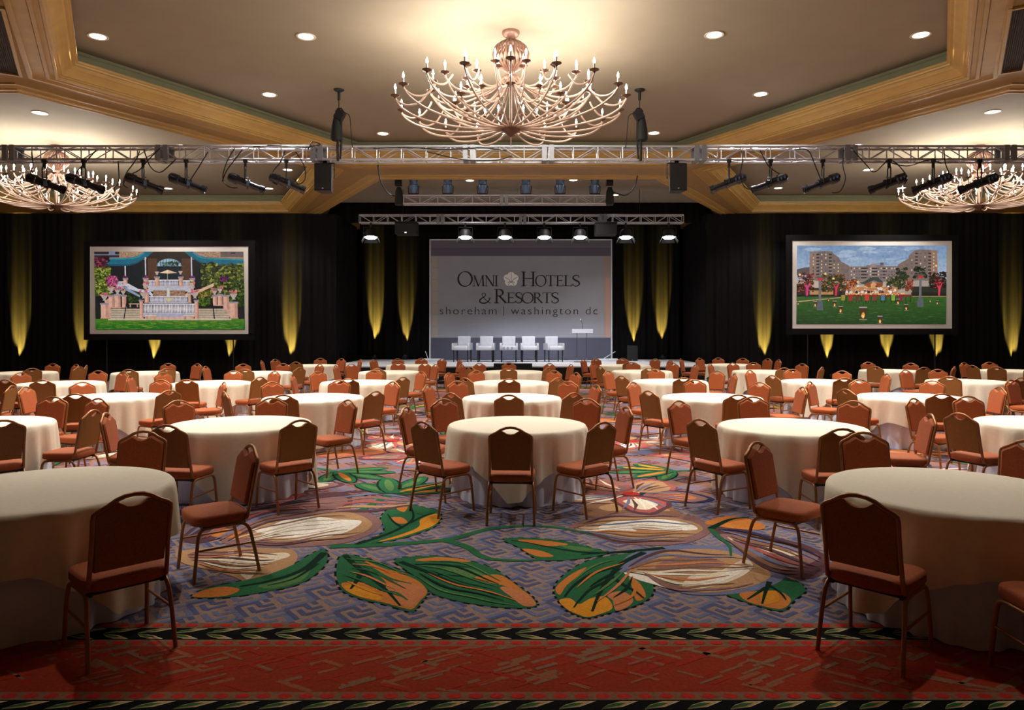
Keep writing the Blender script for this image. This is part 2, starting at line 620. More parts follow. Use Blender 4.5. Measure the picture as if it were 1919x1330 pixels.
# borders near the camera
SW = 21.0
for y0, y1, c in ((4.322, 4.395, 'drab'), (4.156, 4.322, 'black'), (4.071, 4.156, 'drab'), (3.553, 4.071, 'brick'), (3.476, 3.553, 'drab'), (3.30, 3.476, 'black'), (3.22, 3.30, 'drab'), (RY0, 3.22, 'slate')):
    facet([(-SW, y0), (SW, y0), (SW, y1), (-SW, y1)], c, 2)
for yc in (4.358, 4.113, 3.514, 3.26):
    x = -9.0
    while x < 9.0:
        facet([(x + 0.037 * math.cos(a * PI / 5), yc + 0.024 * math.sin(a * PI / 5)) for a in range(10)], 'dot', 3)
        x += 0.105
for yc, hw in ((4.239, 0.075), (3.388, 0.08)):
    x = -9.0
    while x < 9.0:
        for s in (-1, 1):
            L = [(x, yc + s * 0.004), (x + 0.10, yc + s * 0.022), (x + 0.185, yc + s * hw * 0.96), (x + 0.10, yc + s * hw * 0.94), (x + 0.035, yc + s * hw * 0.55)]
            facet(L, 'cream', 3)
            L1 = [(x, yc + s * 0.005), (x + 0.095, yc + s * 0.024), (x + 0.16, yc + s * hw * 0.86), (x + 0.095, yc + s * hw * 0.88), (x + 0.033, yc + s * hw * 0.52)]
            facet(L1, 'leafgold', 4)
            L2 = [(x + 0.002, yc + s * 0.007), (x + 0.085, yc + s * 0.030), (x + 0.125, yc + s * hw * 0.70), (x + 0.075, yc + s * hw * 0.70), (x + 0.03, yc + s * hw * 0.42)]
            facet(L2, 'green', 5)
        x += 0.205
# red field: slanted pale dashes
for _ in range(620):
    x, y = rnd.uniform(-6, 6), rnd.uniform(3.58, 4.05)
    a = rnd.choice((0.55, 0.55, -0.55))
    L, wd = rnd.uniform(0.08, 0.24), rnd.uniform(0.016, 0.036)
    strip([(x, y), (x + L * math.cos(a), min(4.065, max(3.556, y + L * math.sin(a))))], wd, rnd.choice(('drab', 'red', 'rust', 'red', 'drab')), 3)


def zl(px):
    return (px[0] * 0.3459, 870 + px[1] * 0.3459)


def zc(px):
    return (640 + px[0] * 0.3459, 870 + px[1] * 0.3459)


def zr(px):
    return (1280 + px[0] * 0.3459, 870 + px[1] * 0.3459)


def fp(fn, pts):
    return [gx(*fn(p)) for p in pts]


def shape(fn, pts, col, layer, sub=5):
    facet([(p.x, p.y) for p in smooth_closed(fp(fn, pts), sub)], col, layer)


def vein(fn, pts, wd, col, layer):
    q = smooth_open(fp(fn, pts), 5)
    n = len(q)
    strip([(p.x, p.y) for p in q], [wd * (1.0 - 0.7 * i / (n - 1)) for i in range(n)], col, layer)


def outline(fn, pts, layer):
    """The dark dashed stitch round a leaf."""
    q = smooth_closed(fp(fn, pts), 4)
    n = len(q)
    for i in range(0, n, 2):
        a, b = q[i], q[(i + 1) % n]
        strip([(a.x, a.y), (b.x, b.y)], 0.032, 'black', layer)


LEAF1 = [(10, 490), (130, 510), (280, 560), (400, 610), (455, 660), (470, 700), (440, 740), (400, 790), (370, 800), (250, 765), (120, 735), (30, 700), (-15, 650), (-25, 560)]
LEAF2 = [(290, 520), (400, 500), (560, 500), (700, 525), (830, 570), (930, 640), (1000, 690), (1050, 740), (1055, 770), (980, 780), (850, 775), (700, 755), (560, 725), (480, 690), (430, 630), (360, 580)]
LEAF3 = [(1700, 470), (1500, 490), (1350, 520), (1250, 570), (1180, 630), (1155, 690), (1180, 740), (1220, 790), (1280, 820), (1335, 835), (1400, 820), (1480, 800), (1570, 775), (1650, 740), (1690, 690), (1680, 640), (1620, 600), (1540, 560), (1560, 510)]
LEAF4 = [(880, 410), (960, 400), (1100, 405), (1250, 425), (1380, 460), (1450, 480), (1350, 505), (1200, 522), (1080, 520), (1020, 490), (960, 450)]
LEAF5 = [(215, 300), (240, 255), (300, 225), (360, 215), (430, 230), (520, 250), (540, 290), (510, 335), (430, 370), (300, 410), (150, 430), (40, 442), (170, 400), (235, 360)]
LEAF6 = [(1040, 715), (1130, 670), (1280, 640), (1450, 600), (1600, 540), (1700, 480), (1760, 465), (1775, 520), (1720, 590), (1620, 650), (1450, 690), (1250, 720), (1100, 726)]
LEAF7 = [(240, 700), (400, 660), (480, 640), (560, 620), (640, 650), (662, 690), (600, 740), (540, 795), (430, 775), (330, 745)]
for fn, L in ((zc, LEAF1), (zc, LEAF2), (zc, LEAF3), (zc, LEAF4), (zc, LEAF5), (zl, LEAF6), (zr, LEAF7)):
    outline(fn, L, 3)
    shape(fn, L, 'green', 4)
# stems
vein(zc, [(-60, 445), (200, 438), (400, 425), (600, 405), (760, 360), (900, 340), (1050, 335), (1200, 348), (1330, 375), (1450, 400)], 0.11, 'green', 4)
vein(zc, [(560, 412), (680, 448), (760, 500), (850, 518), (1000, 522), (1150, 515)], 0.09, 'green', 4)
vein(zc, [(1750, 455), (1600, 470), (1450, 480), (1300, 490)], 0.07, 'dgreen', 5)
# leaf 1: amber lower half, dark veins
shape(zc, [(150, 560), (300, 590), (400, 625), (450, 665), (465, 700), (430, 740), (390, 785), (350, 785), (240, 755), (110, 725), (30, 690), (0, 650), (60, 640), (150, 650), (220, 690), (240, 640)], 'orange', 5)
shape(zc, [(250, 660), (350, 640), (440, 670), (455, 700), (420, 740), (370, 780), (300, 750), (280, 700)], 'salmon', 6)
shape(zc, [(20, 660), (120, 665), (190, 700), (220, 740), (120, 725), (40, 695)], 'amber', 6)
vein(zc, [(20, 495), (90, 560), (170, 620), (250, 690), (320, 770)], 0.05, 'dgreen', 7)
vein(zc, [(60, 540), (150, 560), (260, 620), (380, 650)], 0.045, 'green', 7)
vein(zc, [(110, 590), (80, 640), (50, 680)], 0.05, 'dgreen', 7)
vein(zc, [(230, 690), (300, 700), (360, 740)], 0.035, 'green', 7)
vein(zc, [(130, 530), (230, 570), (360, 600)], 0.03, 'orange', 7)
# leaf 2
shape(zc, [(860, 670), (940, 670), (1000, 695), (1045, 740), (1050, 768), (985, 768), (920, 720)], 'salmon', 5)
shape(zc, [(400, 520), (520, 505), (650, 515), (700, 530), (600, 530), (480, 530)], 'orange', 5)
shape(zc, [(560, 560), (700, 570), (820, 620), (900, 650), (780, 640), (640, 600)], 'green2', 5)
shape(zc, [(720, 620), (850, 600), (940, 650), (980, 690), (880, 660)], 'orange', 5)
vein(zc, [(320, 530), (450, 580), (600, 640), (740, 680), (850, 715)], 0.05, 'dgreen', 6)
vein(zc, [(520, 600), (660, 610), (800, 640)], 0.028, 'dgreen', 6)
vein(zc, [(400, 545), (530, 545), (700, 560)], 0.03, 'dgreen', 6)
# leaf 3
shape(zc, [(1180, 740), (1240, 730), (1290, 760), (1350, 730), (1430, 720), (1470, 780), (1400, 815), (1335, 830), (1280, 815), (1220, 785)], 'amber', 5)
shape(zc, [(1440, 710), (1520, 690), (1580, 730), (1560, 770), (1490, 795), (1470, 740)], 'salmon', 5)
shape(zc, [(1160, 680), (1190, 640), (1260, 590), (1330, 560), (1280, 610), (1220, 660), (1185, 710)], 'orange', 5)
shape(zc, [(1560, 610), (1620, 650), (1650, 720), (1600, 740), (1580, 680)], 'orange', 5)
vein(zc, [(1640, 480), (1520, 540), (1450, 620), (1400, 700), (1360, 800)], 0.055, 'dgreen', 7)
vein(zc, [(1480, 560), (1350, 600), (1260, 660), (1210, 720)], 0.04, 'dgreen', 7)
vein(zc, [(1450, 600), (1520, 650), (1590, 690), (1640, 730)], 0.04, 'dgreen', 7)
vein(zc, [(1430, 640), (1350, 680), (1290, 740), (1260, 780)], 0.03, 'dgreen', 7)
# leaf 4 and 5
shape(zc, [(960, 410), (1100, 415), (1230, 435), (1120, 445), (1010, 430)], 'orange', 5)
shape(zc, [(980, 460), (1080, 470), (1150, 500), (1060, 500)], 'orange', 5)
shape(zc, [(1180, 440), (1300, 450), (1370, 465), (1280, 470)], 'green2', 5)
vein(zc, [(1440, 482), (1300, 478), (1150, 455), (1000, 425), (920, 415)], 0.035, 'dgreen', 6)
shape(zc, [(430, 300), (510, 270), (538, 290), (505, 330), (420, 365), (300, 402), (200, 420), (330, 380), (420, 340)], 'amber', 5)
shape(zc, [(300, 240), (360, 225), (340, 260)], 'orange', 5)
shape(zc, [(270, 290), (330, 290), (360, 320), (300, 320)], 'orange', 5)
vein(zc, [(80, 435), (250, 380), (350, 330), (390, 290), (380, 235)], 0.05, 'dgreen', 6)
vein(zc, [(370, 320), (450, 280), (510, 262)], 0.035, 'dgreen', 6)
vein(zc, [(330, 345), (280, 310), (250, 270)], 0.035, 'dgreen', 6)
# leaf 6 and 7
shape(zl, [(1040, 715), (1120, 680), (1220, 665), (1300, 680), (1240, 712), (1110, 724)], 'orange', 5)
shape(zl, [(1400, 660), (1560, 620), (1680, 560), (1640, 630), (1480, 675)], 'green2', 5)
vein(zl, [(1760, 480), (1650, 570), (1480, 630), (1300, 665)], 0.07, 'dgreen', 6)
vein(zl, [(1720, 540), (1600, 620), (1450, 660)], 0.035, 'dgreen', 6)
shape(zr, [(310, 700), (420, 690), (520, 690), (585, 735), (540, 785), (430, 770), (340, 740)], 'orange', 5)
shape(zr, [(420, 700), (500, 690), (520, 740), (440, 760)], 'amber', 6)
vein(zr, [(470, 640), (450, 690), (430, 760)], 0.04, 'dgreen', 7)
vein(zr, [(470, 660), (530, 700), (560, 740)], 0.03, 'dgreen', 7)
vein(zr, [(450, 670), (390, 710), (350, 735)], 0.03, 'dgreen', 7)
# flower on the left
shape(zl, [(1000, 380), (1250, 230), (1500, 190), (1870, 150), (1880, 260), (1600, 300), (1350, 340), (1200, 400), (1050, 430)], 'plum', 3)
shape(zl, [(1300, 280), (1500, 225), (1850, 175), (1850, 230), (1560, 280), (1380, 330)], 'mauve', 4)
shape(zl, [(1200, 420), (1300, 355), (1400, 315), (1550, 285), (1900, 240), (2060, 300), (2040, 360), (1900, 420), (1700, 445), (1500, 448), (1350, 445)], 'mauve', 4)
shape(zl, [(1340, 380), (1450, 320), (1600, 290), (1880, 262), (2010, 310), (1990, 360), (1860, 400), (1700, 425), (1500, 420)], 'beige', 5)
shape(zl, [(1370, 355), (1450, 340), (1560, 300), (1700, 285), (1840, 300), (1960, 310), (1900, 360), (1790, 392), (1640, 410), (1480, 405), (1600, 385), (1440, 378)], 'white', 6)
shape(zl, [(960, 480), (1150, 452), (1400, 455), (1560, 460), (1612, 490), (1590, 545), (1500, 600), (1340, 635), (1250, 605), (1100, 565), (990, 535)], 'beige', 4)
shape(zl, [(1020, 490), (1150, 468), (1260, 500), (1180, 540), (1080, 540)], 'mauve', 5)
shape(zl, [(1180, 515), (1280, 480), (1400, 490), (1540, 480), (1570, 500), (1480, 530), (1400, 560), (1380, 600), (1335, 625), (1290, 585)], 'cream', 5)
vein(zl, [(1250, 470), (1275, 540), (1330, 600)], 0.05, 'white', 6)
shape(zl, [(1130, 380), (1230, 350), (1340, 380), (1330, 400), (1200, 400)], 'orange', 5)
# flower on the right
shape(zc, [(1230, 345), (1330, 300), (1500, 268), (1700, 258), (1900, 280), (2010, 350), (1900, 420), (1700, 440), (1500, 425), (1350, 385)], 'mauve', 4)
shape(zc, [(1290, 345), (1420, 300), (1600, 280), (1850, 300), (1960, 350), (1850, 400), (1650, 410), (1450, 385)], 'beige', 5)
shape(zc, [(1390, 345), (1500, 308), (1700, 298), (1870, 320), (1930, 355), (1800, 360), (1700, 345), (1560, 342), (1600, 365), (1450, 358)], 'white', 6)
shape(zc, [(1300, 235), (1450, 190), (1650, 188), (1770, 220), (1850, 285), (1700, 262), (1500, 265), (1350, 290)], 'drab', 4)
shape(zc, [(1400, 230), (1550, 205), (1700, 220), (1780, 255), (1600, 245), (1450, 255)], 'beige', 5)
shape(zc, [(1580, 150), (1620, 130), (1700, 150), (1790, 195), (1740, 210), (1640, 185)], 'cream', 4)
shape(zc, [(1500, 580), (1550, 500), (1680, 455), (1900, 440), (2100, 450), (2250, 500), (2360, 585), (2400, 620), (2270, 680), (2050, 710), (1850, 700), (1770, 640), (1640, 590)], 'bluegrey', 4)
shape(zc, [(1560, 580), (1620, 515), (1750, 475), (1930, 460), (2100, 475), (2230, 530), (2330, 600), (2230, 660), (2030, 695), (1870, 690), (1790, 630)], 'beige', 5)
shape(zc, [(1700, 560), (1800, 510), (1950, 500), (2080, 540), (1980, 570), (1820, 590)], 'mauve', 6)
shape(zr, [(0, 650), (60, 600), (180, 590), (280, 540), (350, 520), (380, 560), (300, 620), (160, 665), (20, 685)], 'cream', 6)
shape(zr, [(30, 655), (140, 630), (260, 580), (330, 560), (300, 600), (170, 650)], 'white', 7)
shape(zc, [(1530, 590), (1620, 600), (1720, 630), (1770, 672), (1700, 655), (1600, 625)], 'white', 6)
shape(zr, [(150, 350), (300, 350), (480, 390), (700, 450), (800, 540), (700, 620), (520, 590), (380, 500), (250, 420)], 'plum', 3)
shape(zr, [(200, 380), (400, 400), (600, 450), (740, 500), (620, 560), (480, 540), (320, 450)], 'mauve', 4)
shape(zr, [(240, 395), (350, 440), (480, 452), (600, 478), (622, 495), (560, 497), (450, 482), (400, 520), (350, 470)], 'cream', 5)
shape(zr, [(120, 320), (220, 285), (330, 290), (440, 330), (420, 355), (280, 350)], 'orange', 5)
vein(zr, [(150, 350), (200, 400), (250, 440), (262, 500)], 0.06, 'green', 6)
vein(zr, [(150, 350), (260, 300), (360, 290)], 0.07, 'dgreen', 6)


def stripes(fn, A, B, cols, wd, layer):
    a, b = smooth_open([(*p, 0) for p in A], 6), smooth_open([(*p, 0) for p in B], 6)
    n = min(len(a), len(b))
    k = len(cols)
    for q, c in enumerate(cols):
        t = (q + 0.5) / k
        w0, w1 = rnd.uniform(0.0, 0.25), rnd.uniform(0.75, 1.0)
        pts = [a[i] * (1 - t) + b[i] * t for i in range(int(n * w0), max(int(n * w0) + 3, int(n * w1)))]
        g = [gx(*fn((p.x, p.y + 6 * math.sin(p.x / 60.0 + q)))) for p in pts]
        m_ = len(g)
        strip([(p.x, p.y) for p in g], [wd * (0.25 + math.sin(PI * i / (m_ - 1))) for i in range(m_)], c, layer)


stripes(zl, [(1230, 410), (1500, 298), (1900, 250)], [(1330, 440), (1650, 436), (2020, 380)], ['plum', 'mauve', 'cream', 'white', 'cream', 'white', 'beige', 'mauve', 'plum'], 0.030, 9)
stripes(zl, [(1010, 395), (1280, 240), (1860, 160)], [(1200, 410), (1500, 290), (1880, 245)], ['bluegrey', 'plum', 'navy', 'mauve', 'rose', 'plum', 'bluegrey', 'mauve'], 0.05, 9)
stripes(zl, [(1010, 485), (1300, 462), (1590, 472)], [(1050, 545), (1300, 605), (1500, 590)], ['drab', 'mauve', 'salmon', 'plum', 'cream', 'drab', 'white', 'salmon', 'drab'], 0.028, 9)
stripes(zc, [(1250, 345), (1500, 275), (1960, 290)], [(1300, 372), (1600, 432), (1960, 412)], ['plum', 'drab', 'bluegrey', 'cream', 'white', 'salmon', 'drab', 'bluegrey', 'plum'], 0.034, 9)
stripes(zc, [(1530, 565), (1750, 466), (2230, 505)], [(1650, 600), (1900, 702), (2370, 632)], ['plum', 'bluegrey', 'drab', 'salmon', 'drab', 'cream', 'white', 'salmon', 'cream', 'drab', 'mauve'], 0.036, 9)
stripes(zr, [(160, 350), (450, 380), (790, 520)], [(250, 425), (500, 592), (700, 615)], ['navy', 'bluegrey', 'drab', 'plum', 'rose', 'bluegrey', 'drab', 'plum'], 0.05, 9)
stripes(zc, [(-80, 150), (200, 130), (560, 195)], [(-80, 280), (120, 262), (500, 222)], ['plum', 'bluegrey', 'mauve', 'rose', 'beige', 'plum'], 0.08, 5)
stripes(zc, [(30, 500), (200, 520), (440, 650)], [(-10, 640), (150, 700), (380, 780)], ['green2', 'orange', 'green', 'salmon', 'green', 'amber'], 0.02, 9)
stripes(zc, [(420, 510), (700, 540), (1000, 700)], [(420, 620), (600, 720), (980, 775)], ['green2', 'dgreen', 'green2', 'green', 'orange', 'dgreen', 'green2'], 0.02, 9)
stripes(zc, [(1540, 500), (1320, 560), (1180, 680)], [(1600, 610), (1600, 720), (1480, 790)], ['green2', 'orange', 'dgreen', 'green2', 'salmon', 'dgreen', 'orange'], 0.02, 9)


# farther repeats: loose blossoms and leaf sprays, the same weave
def blossom(cx, cy, s, a0):
    for k in range(5):
        a = a0 + 2 * PI * k / 5
        for q, (sc_, c) in enumerate(((1.0, rnd.choice(('plum', 'navy', 'rose'))), (0.82, rnd.choice(('mauve', 'beige', 'rose'))), (0.55, rnd.choice(('cream', 'beige', 'salmon'))))):
            px, py = cx + math.cos(a) * s * 0.62, cy + math.sin(a) * s * 0.62
            P = []
            for i in range(14):
                t = 2 * PI * i / 14
                u, v = math.cos(t) * s * 0.55 * sc_, math.sin(t) * s * 0.38 * sc_ * (1 + 0.18 * math.sin(3 * t + k)) * (1 - 0.3 * math.cos(t))
                P.append((px + u * math.cos(a) - v * math.sin(a), py + u * math.sin(a) + v * math.cos(a)))
            facet(P, c, 4 + q + 3 * (k % 2))
        for g in range(5):
            b_ = a + (g - 2) * 0.17
            r0, r1 = s * rnd.uniform(0.18, 0.35), s * rnd.uniform(0.75, 1.05)
            strip([(cx + math.cos(b_) * r0, cy + math.sin(b_) * r0), (cx + math.cos(b_ + 0.06) * (r0 + r1) / 2, cy + math.sin(b_ + 0.06) * (r0 + r1) / 2), (cx + math.cos(b_) * r1, cy + math.sin(b_) * r1)],
                  [s * 0.02, s * 0.055, s * 0.01], rnd.choice(('plum', 'rose', 'white', 'mauve', 'bluegrey')), 10)
    facet([(cx + s * 0.13 * math.cos(t * PI / 5), cy + s * 0.13 * math.sin(t * PI / 5)) for t in range(10)], 'red', 11)


def spray(cx, cy, s, a0):
    for k in range(5):
        a = a0 + (k - 2) * 0.5
        L = s * (1.0 - 0.12 * abs(k - 2))
        for q, (w_, c) in enumerate(((1.0, 'dgreen'), (0.8, 'green'), (0.35, rnd.choice(('orange', 'amber', 'green2'))))):
            P = []
            for i in range(12):
                t = 2 * PI * i / 12
                u, v = L * 0.5 * (1 + math.cos(t) * (1 if q < 2 else 0.75)), math.sin(t) * s * 0.15 * w_
                P.append((cx + u * math.cos(a) - v * math.sin(a), cy + u * math.sin(a) + v * math.cos(a)))
            facet(P, c, 5 + q + 3 * (k % 2))
    strip([(cx, cy), (cx - s * 0.8 * math.cos(a0), cy - s * 0.8 * math.sin(a0))], s * 0.09, 'green', 5)


rr = random.Random(3)
spots = []
for j in range(13):
    for i in range(23):
        x = (i - 11) * 1.42 + (0.7 if j % 2 else 0) + rr.uniform(-0.25, 0.25)
        y = 8.1 + j * 1.25 + rr.uniform(-0.25, 0.25)
        spots.append((x, y, (i + j) % 3))
for x, y, k in spots:
    if k == 0:
        blossom(x, y, rr.uniform(0.65, 0.9), rr.uniform(0, 6))
    elif k == 1:
        spray(x, y, rr.uniform(0.7, 1.0), rr.uniform(0, 6))
    else:
        P = [(x + 0.9 * math.cos(t * PI / 7) * (1 + 0.25 * math.sin(2 * t)), y + 0.42 * math.sin(t * PI / 7)) for t in range(14)]
        facet(P, rr.choice(('bluegrey', 'plum', 'rose')), 4)
        facet([(x + (p[0] - x) * 0.75, y + (p[1] - y) * 0.75) for p in P], rr.choice(('drab', 'mauve', 'salmon')), 5)
tag(fl.build('floor', M['carpet']), kind='structure')
# ------------------------------------------------------------------ banquet tables
TR, TZ = 0.765, 0.76


def fold(theta, seed, t):
    r = random.Random(seed)
    a = 0.0
    for n, w_ in ((7, 0.5), (11, 0.55), (16, 0.5), (23, 0.35)):
        a += w_ * math.sin(n * theta + r.uniform(0, 6.28) + 0.4 * t)
    return a


def make_overlay(seed):
    n = 144
    vs, fs = [(0, 0, TZ + 0.006)], []
    rings = []
    top = [0.25, 0.5, 0.70, 0.755, 0.768]
    zt = [0.006, 0.006, 0.006, 0.004, -0.002]
    for r, z in zip(top, zt):
        rings.append([(r * math.cos(2 * PI * k / n), r * math.sin(2 * PI * k / n), TZ + z) for k in range(n)])
    steps = [0.03, 0.1, 0.2, 0.35, 0.5, 0.65, 0.8, 0.92, 1.0]
    for t in steps:
        ring = []
        for k in range(n):
            th = 2 * PI * k / n
            m_ = max(abs(math.cos(th)), abs(math.sin(th)))
            D = min(0.68, 1.13 / m_ - 0.775) + 0.012 * math.sin(9 * th + seed)
            d = D * t
            amp = 0.060 * (d / 0.4) ** 0.7
            r = 0.779 + 0.010 * min(1, d / 0.05) + 0.055 * d + amp * max(-0.7, min(0.30, fold(th, seed, t)))
            ring.append((r * math.cos(th), r * math.sin(th), TZ - 0.006 - d))
        rings.append(ring)
    for ring in rings:
        vs.extend(ring)
    for k in range(n):
        fs.append((0, 1 + k, 1 + (k + 1) % n))
    for a in range(len(rings) - 1):
        for k in range(n):
            l = (k + 1) % n
            fs.append((1 + a * n + k, 1 + (a + 1) * n + k, 1 + (a + 1) * n + l, 1 + a * n + l))
    mb = MB()
    mb.add(vs, fs)
    return mb


def make_skirt(seed):
    n = 220
    vs, fs = [], []
    ts = [0, 0.1, 0.25, 0.45, 0.65, 0.85, 1.0]
    for t in ts:
        for k in range(n):
            th = 2 * PI * k / n
            r = 0.690 + 0.045 * t + 0.040 * t * max(-1.6, min(0.3, fold(th, seed + 5, t))) + 0.012 * t * math.sin(31 * th)
            vs.append((r * math.cos(th), r * math.sin(th), TZ - 0.012 - (TZ - 0.018) * t))
    for a in range(len(ts) - 1):
        for k in range(n):
            l = (k + 1) % n
            fs.append((a * n + k, (a + 1) * n + k, (a + 1) * n + l, a * n + l))
    mb = MB()
    mb.add(vs, fs)
    return mb


TABLES = {
    'N-L1': (-3.12, 4.74), 'N-R1': (2.93, 4.70),
    'A-L2': (-6.08, 8.03), 'A-L1': (-3.08, 8.05), 'A-C': (0.06, 8.0), 'A-R1': (3.08, 7.82), 'A-R2': (6.15, 8.06),
    'B-L2': (-6.45, 11.4), 'B-L1': (-3.15, 11.26), 'B-C': (0.0, 11.26), 'B-R1': (3.18, 11.3), 'B-R2': (6.40, 11.4),
    'C-L3': (-9.15, 14.4), 'C-L2': (-6.12, 14.45), 'C-L1': (-3.16, 14.68), 'C-C': (-0.02, 14.6), 'C-R1': (3.32, 14.95), 'C-R2': (6.47, 14.9), 'C-R3': (9.6, 14.95),
    'D-L4': (-12.5, 18.1), 'D-L3': (-9.35, 18.1), 'D-L2': (-6.42, 18.1), 'D-L1': (-3.18, 18.4), 'D-C': (0.03, 18.55), 'D-R1': (3.42, 18.7), 'D-R2': (6.62, 18.7), 'D-R3': (10.15, 19.0), 'D-R4': (13.4, 19.0),
    'E-L2': (-6.2, 22.0), 'E-L1': (-3.1, 22.0), 'E-R1': (3.5, 22.0), 'E-R2': (6.95, 22.4),
}
ROWS = {'N': 'front-row', 'A': 'second-row', 'B': 'third-row', 'C': 'fourth-row', 'D': 'fifth-row', 'E': 'sixth-row'}
ORD = {'1': 'first', '2': 'second', '3': 'third', '4': 'fourth'}
SIDE = {'L': 'left', 'R': 'right'}


def table_name(k):
    row, c = k.split('-')
    if c == 'C':
        return ROWS[row] + ' centre table'
    if k in ('B-L3', 'B-R3'):
        return ROWS[row] + ' table past the ' + SIDE[c[0]] + ' picture edge'
    return '%s table %s %s of centre' % (ROWS[row], ORD[c[1]], SIDE[c[0]])


over_protos, table_proto = {}, None
OVER = [make_overlay(31 + i) for i in range(4)]
SK = [make_skirt(51 + i) for i in range(3)]
over_mesh, skirt_mesh = [], []
for i, (k, (x, y)) in enumerate(TABLES.items()):
    t = empty('banquet_table', (x, y, 0), rnd.uniform(0, 6.28))
    tag(t, 'round banquet table in white floor-length skirt, ' + table_name(k), 'table', 'round banquet tables')
    if table_proto is None:
        mb = MB()
        mb.lathe([(0.0, TZ - 0.03), (TR - 0.03, TZ - 0.03), (TR - 0.028, TZ - 0.028), (TR - 0.028, TZ - 0.002), (TR - 0.03, TZ), (0.0, TZ)], 48)
        mb.build('tabletop', M['wood'], t)
        for sx in (-1, 1):
            for sy in (-1, 1):
                MB().tube([(sx * 0.42, sy * 0.3, 0.0), (sx * 0.42, sy * 0.3, 0.7), (sx * 0.40, sy * 0.28, TZ - 0.03)], 0.016, 8).build('leg', M['blackmetal'], t, smooth=40)
        table_proto = t
    else:
        for ch in list(table_proto.children):
            if not ch.name.startswith('table_skirt'):
                c = ch.copy()
                COL.objects.link(c)
                c.parent = t
    if len(skirt_mesh) < len(SK):
        o = SK[i].build('table_skirt', M['undercloth'], t, smooth=70)
        skirt_mesh.append(o.data)
    else:
        o = bpy.data.objects.new('table_skirt', skirt_mesh[i % len(SK)])
        COL.objects.link(o)
        o.parent = t
    if len(over_mesh) < len(OVER):
        o = OVER[i].build('tablecloth', M['cloth'], smooth=70)
        over_mesh.append(o.data)
    else:
        o = bpy.data.objects.new('tablecloth', over_mesh[i % len(OVER)])
        COL.objects.link(o)
    o.location = (x, y, 0)
    o.rotation_euler.z = {'N-L1': 0.35, 'N-R1': 1.2, 'A-C': 0.75, 'A-L1': 0.9, 'A-R1': 0.6}.get(k, rnd.uniform(0, 1.57))
    tag(o, 'cream square overlay cloth draped over the ' + table_name(k), 'tablecloth', 'cream overlay tablecloths')


# ------------------------------------------------------------------ banquet chairs
def loft(mb, outline, layers, cap=True):
    n = len(outline)
    vs, fs = [], []
    for sx, sy, z in layers:
        vs += [(p[0] * sx, p[1] * sy, z) for p in outline]
    for a in range(len(layers) - 1):
        for k in range(n):
            l = (k + 1) % n
            fs.append((a * n + k, a * n + l, (a + 1) * n + l, (a + 1) * n + k))
    fs.append(tuple(range(n - 1, -1, -1)))
    fs.append(tuple((len(layers) - 1) * n + k for k in range(n)))
    mb.add(vs, fs)
    return mb


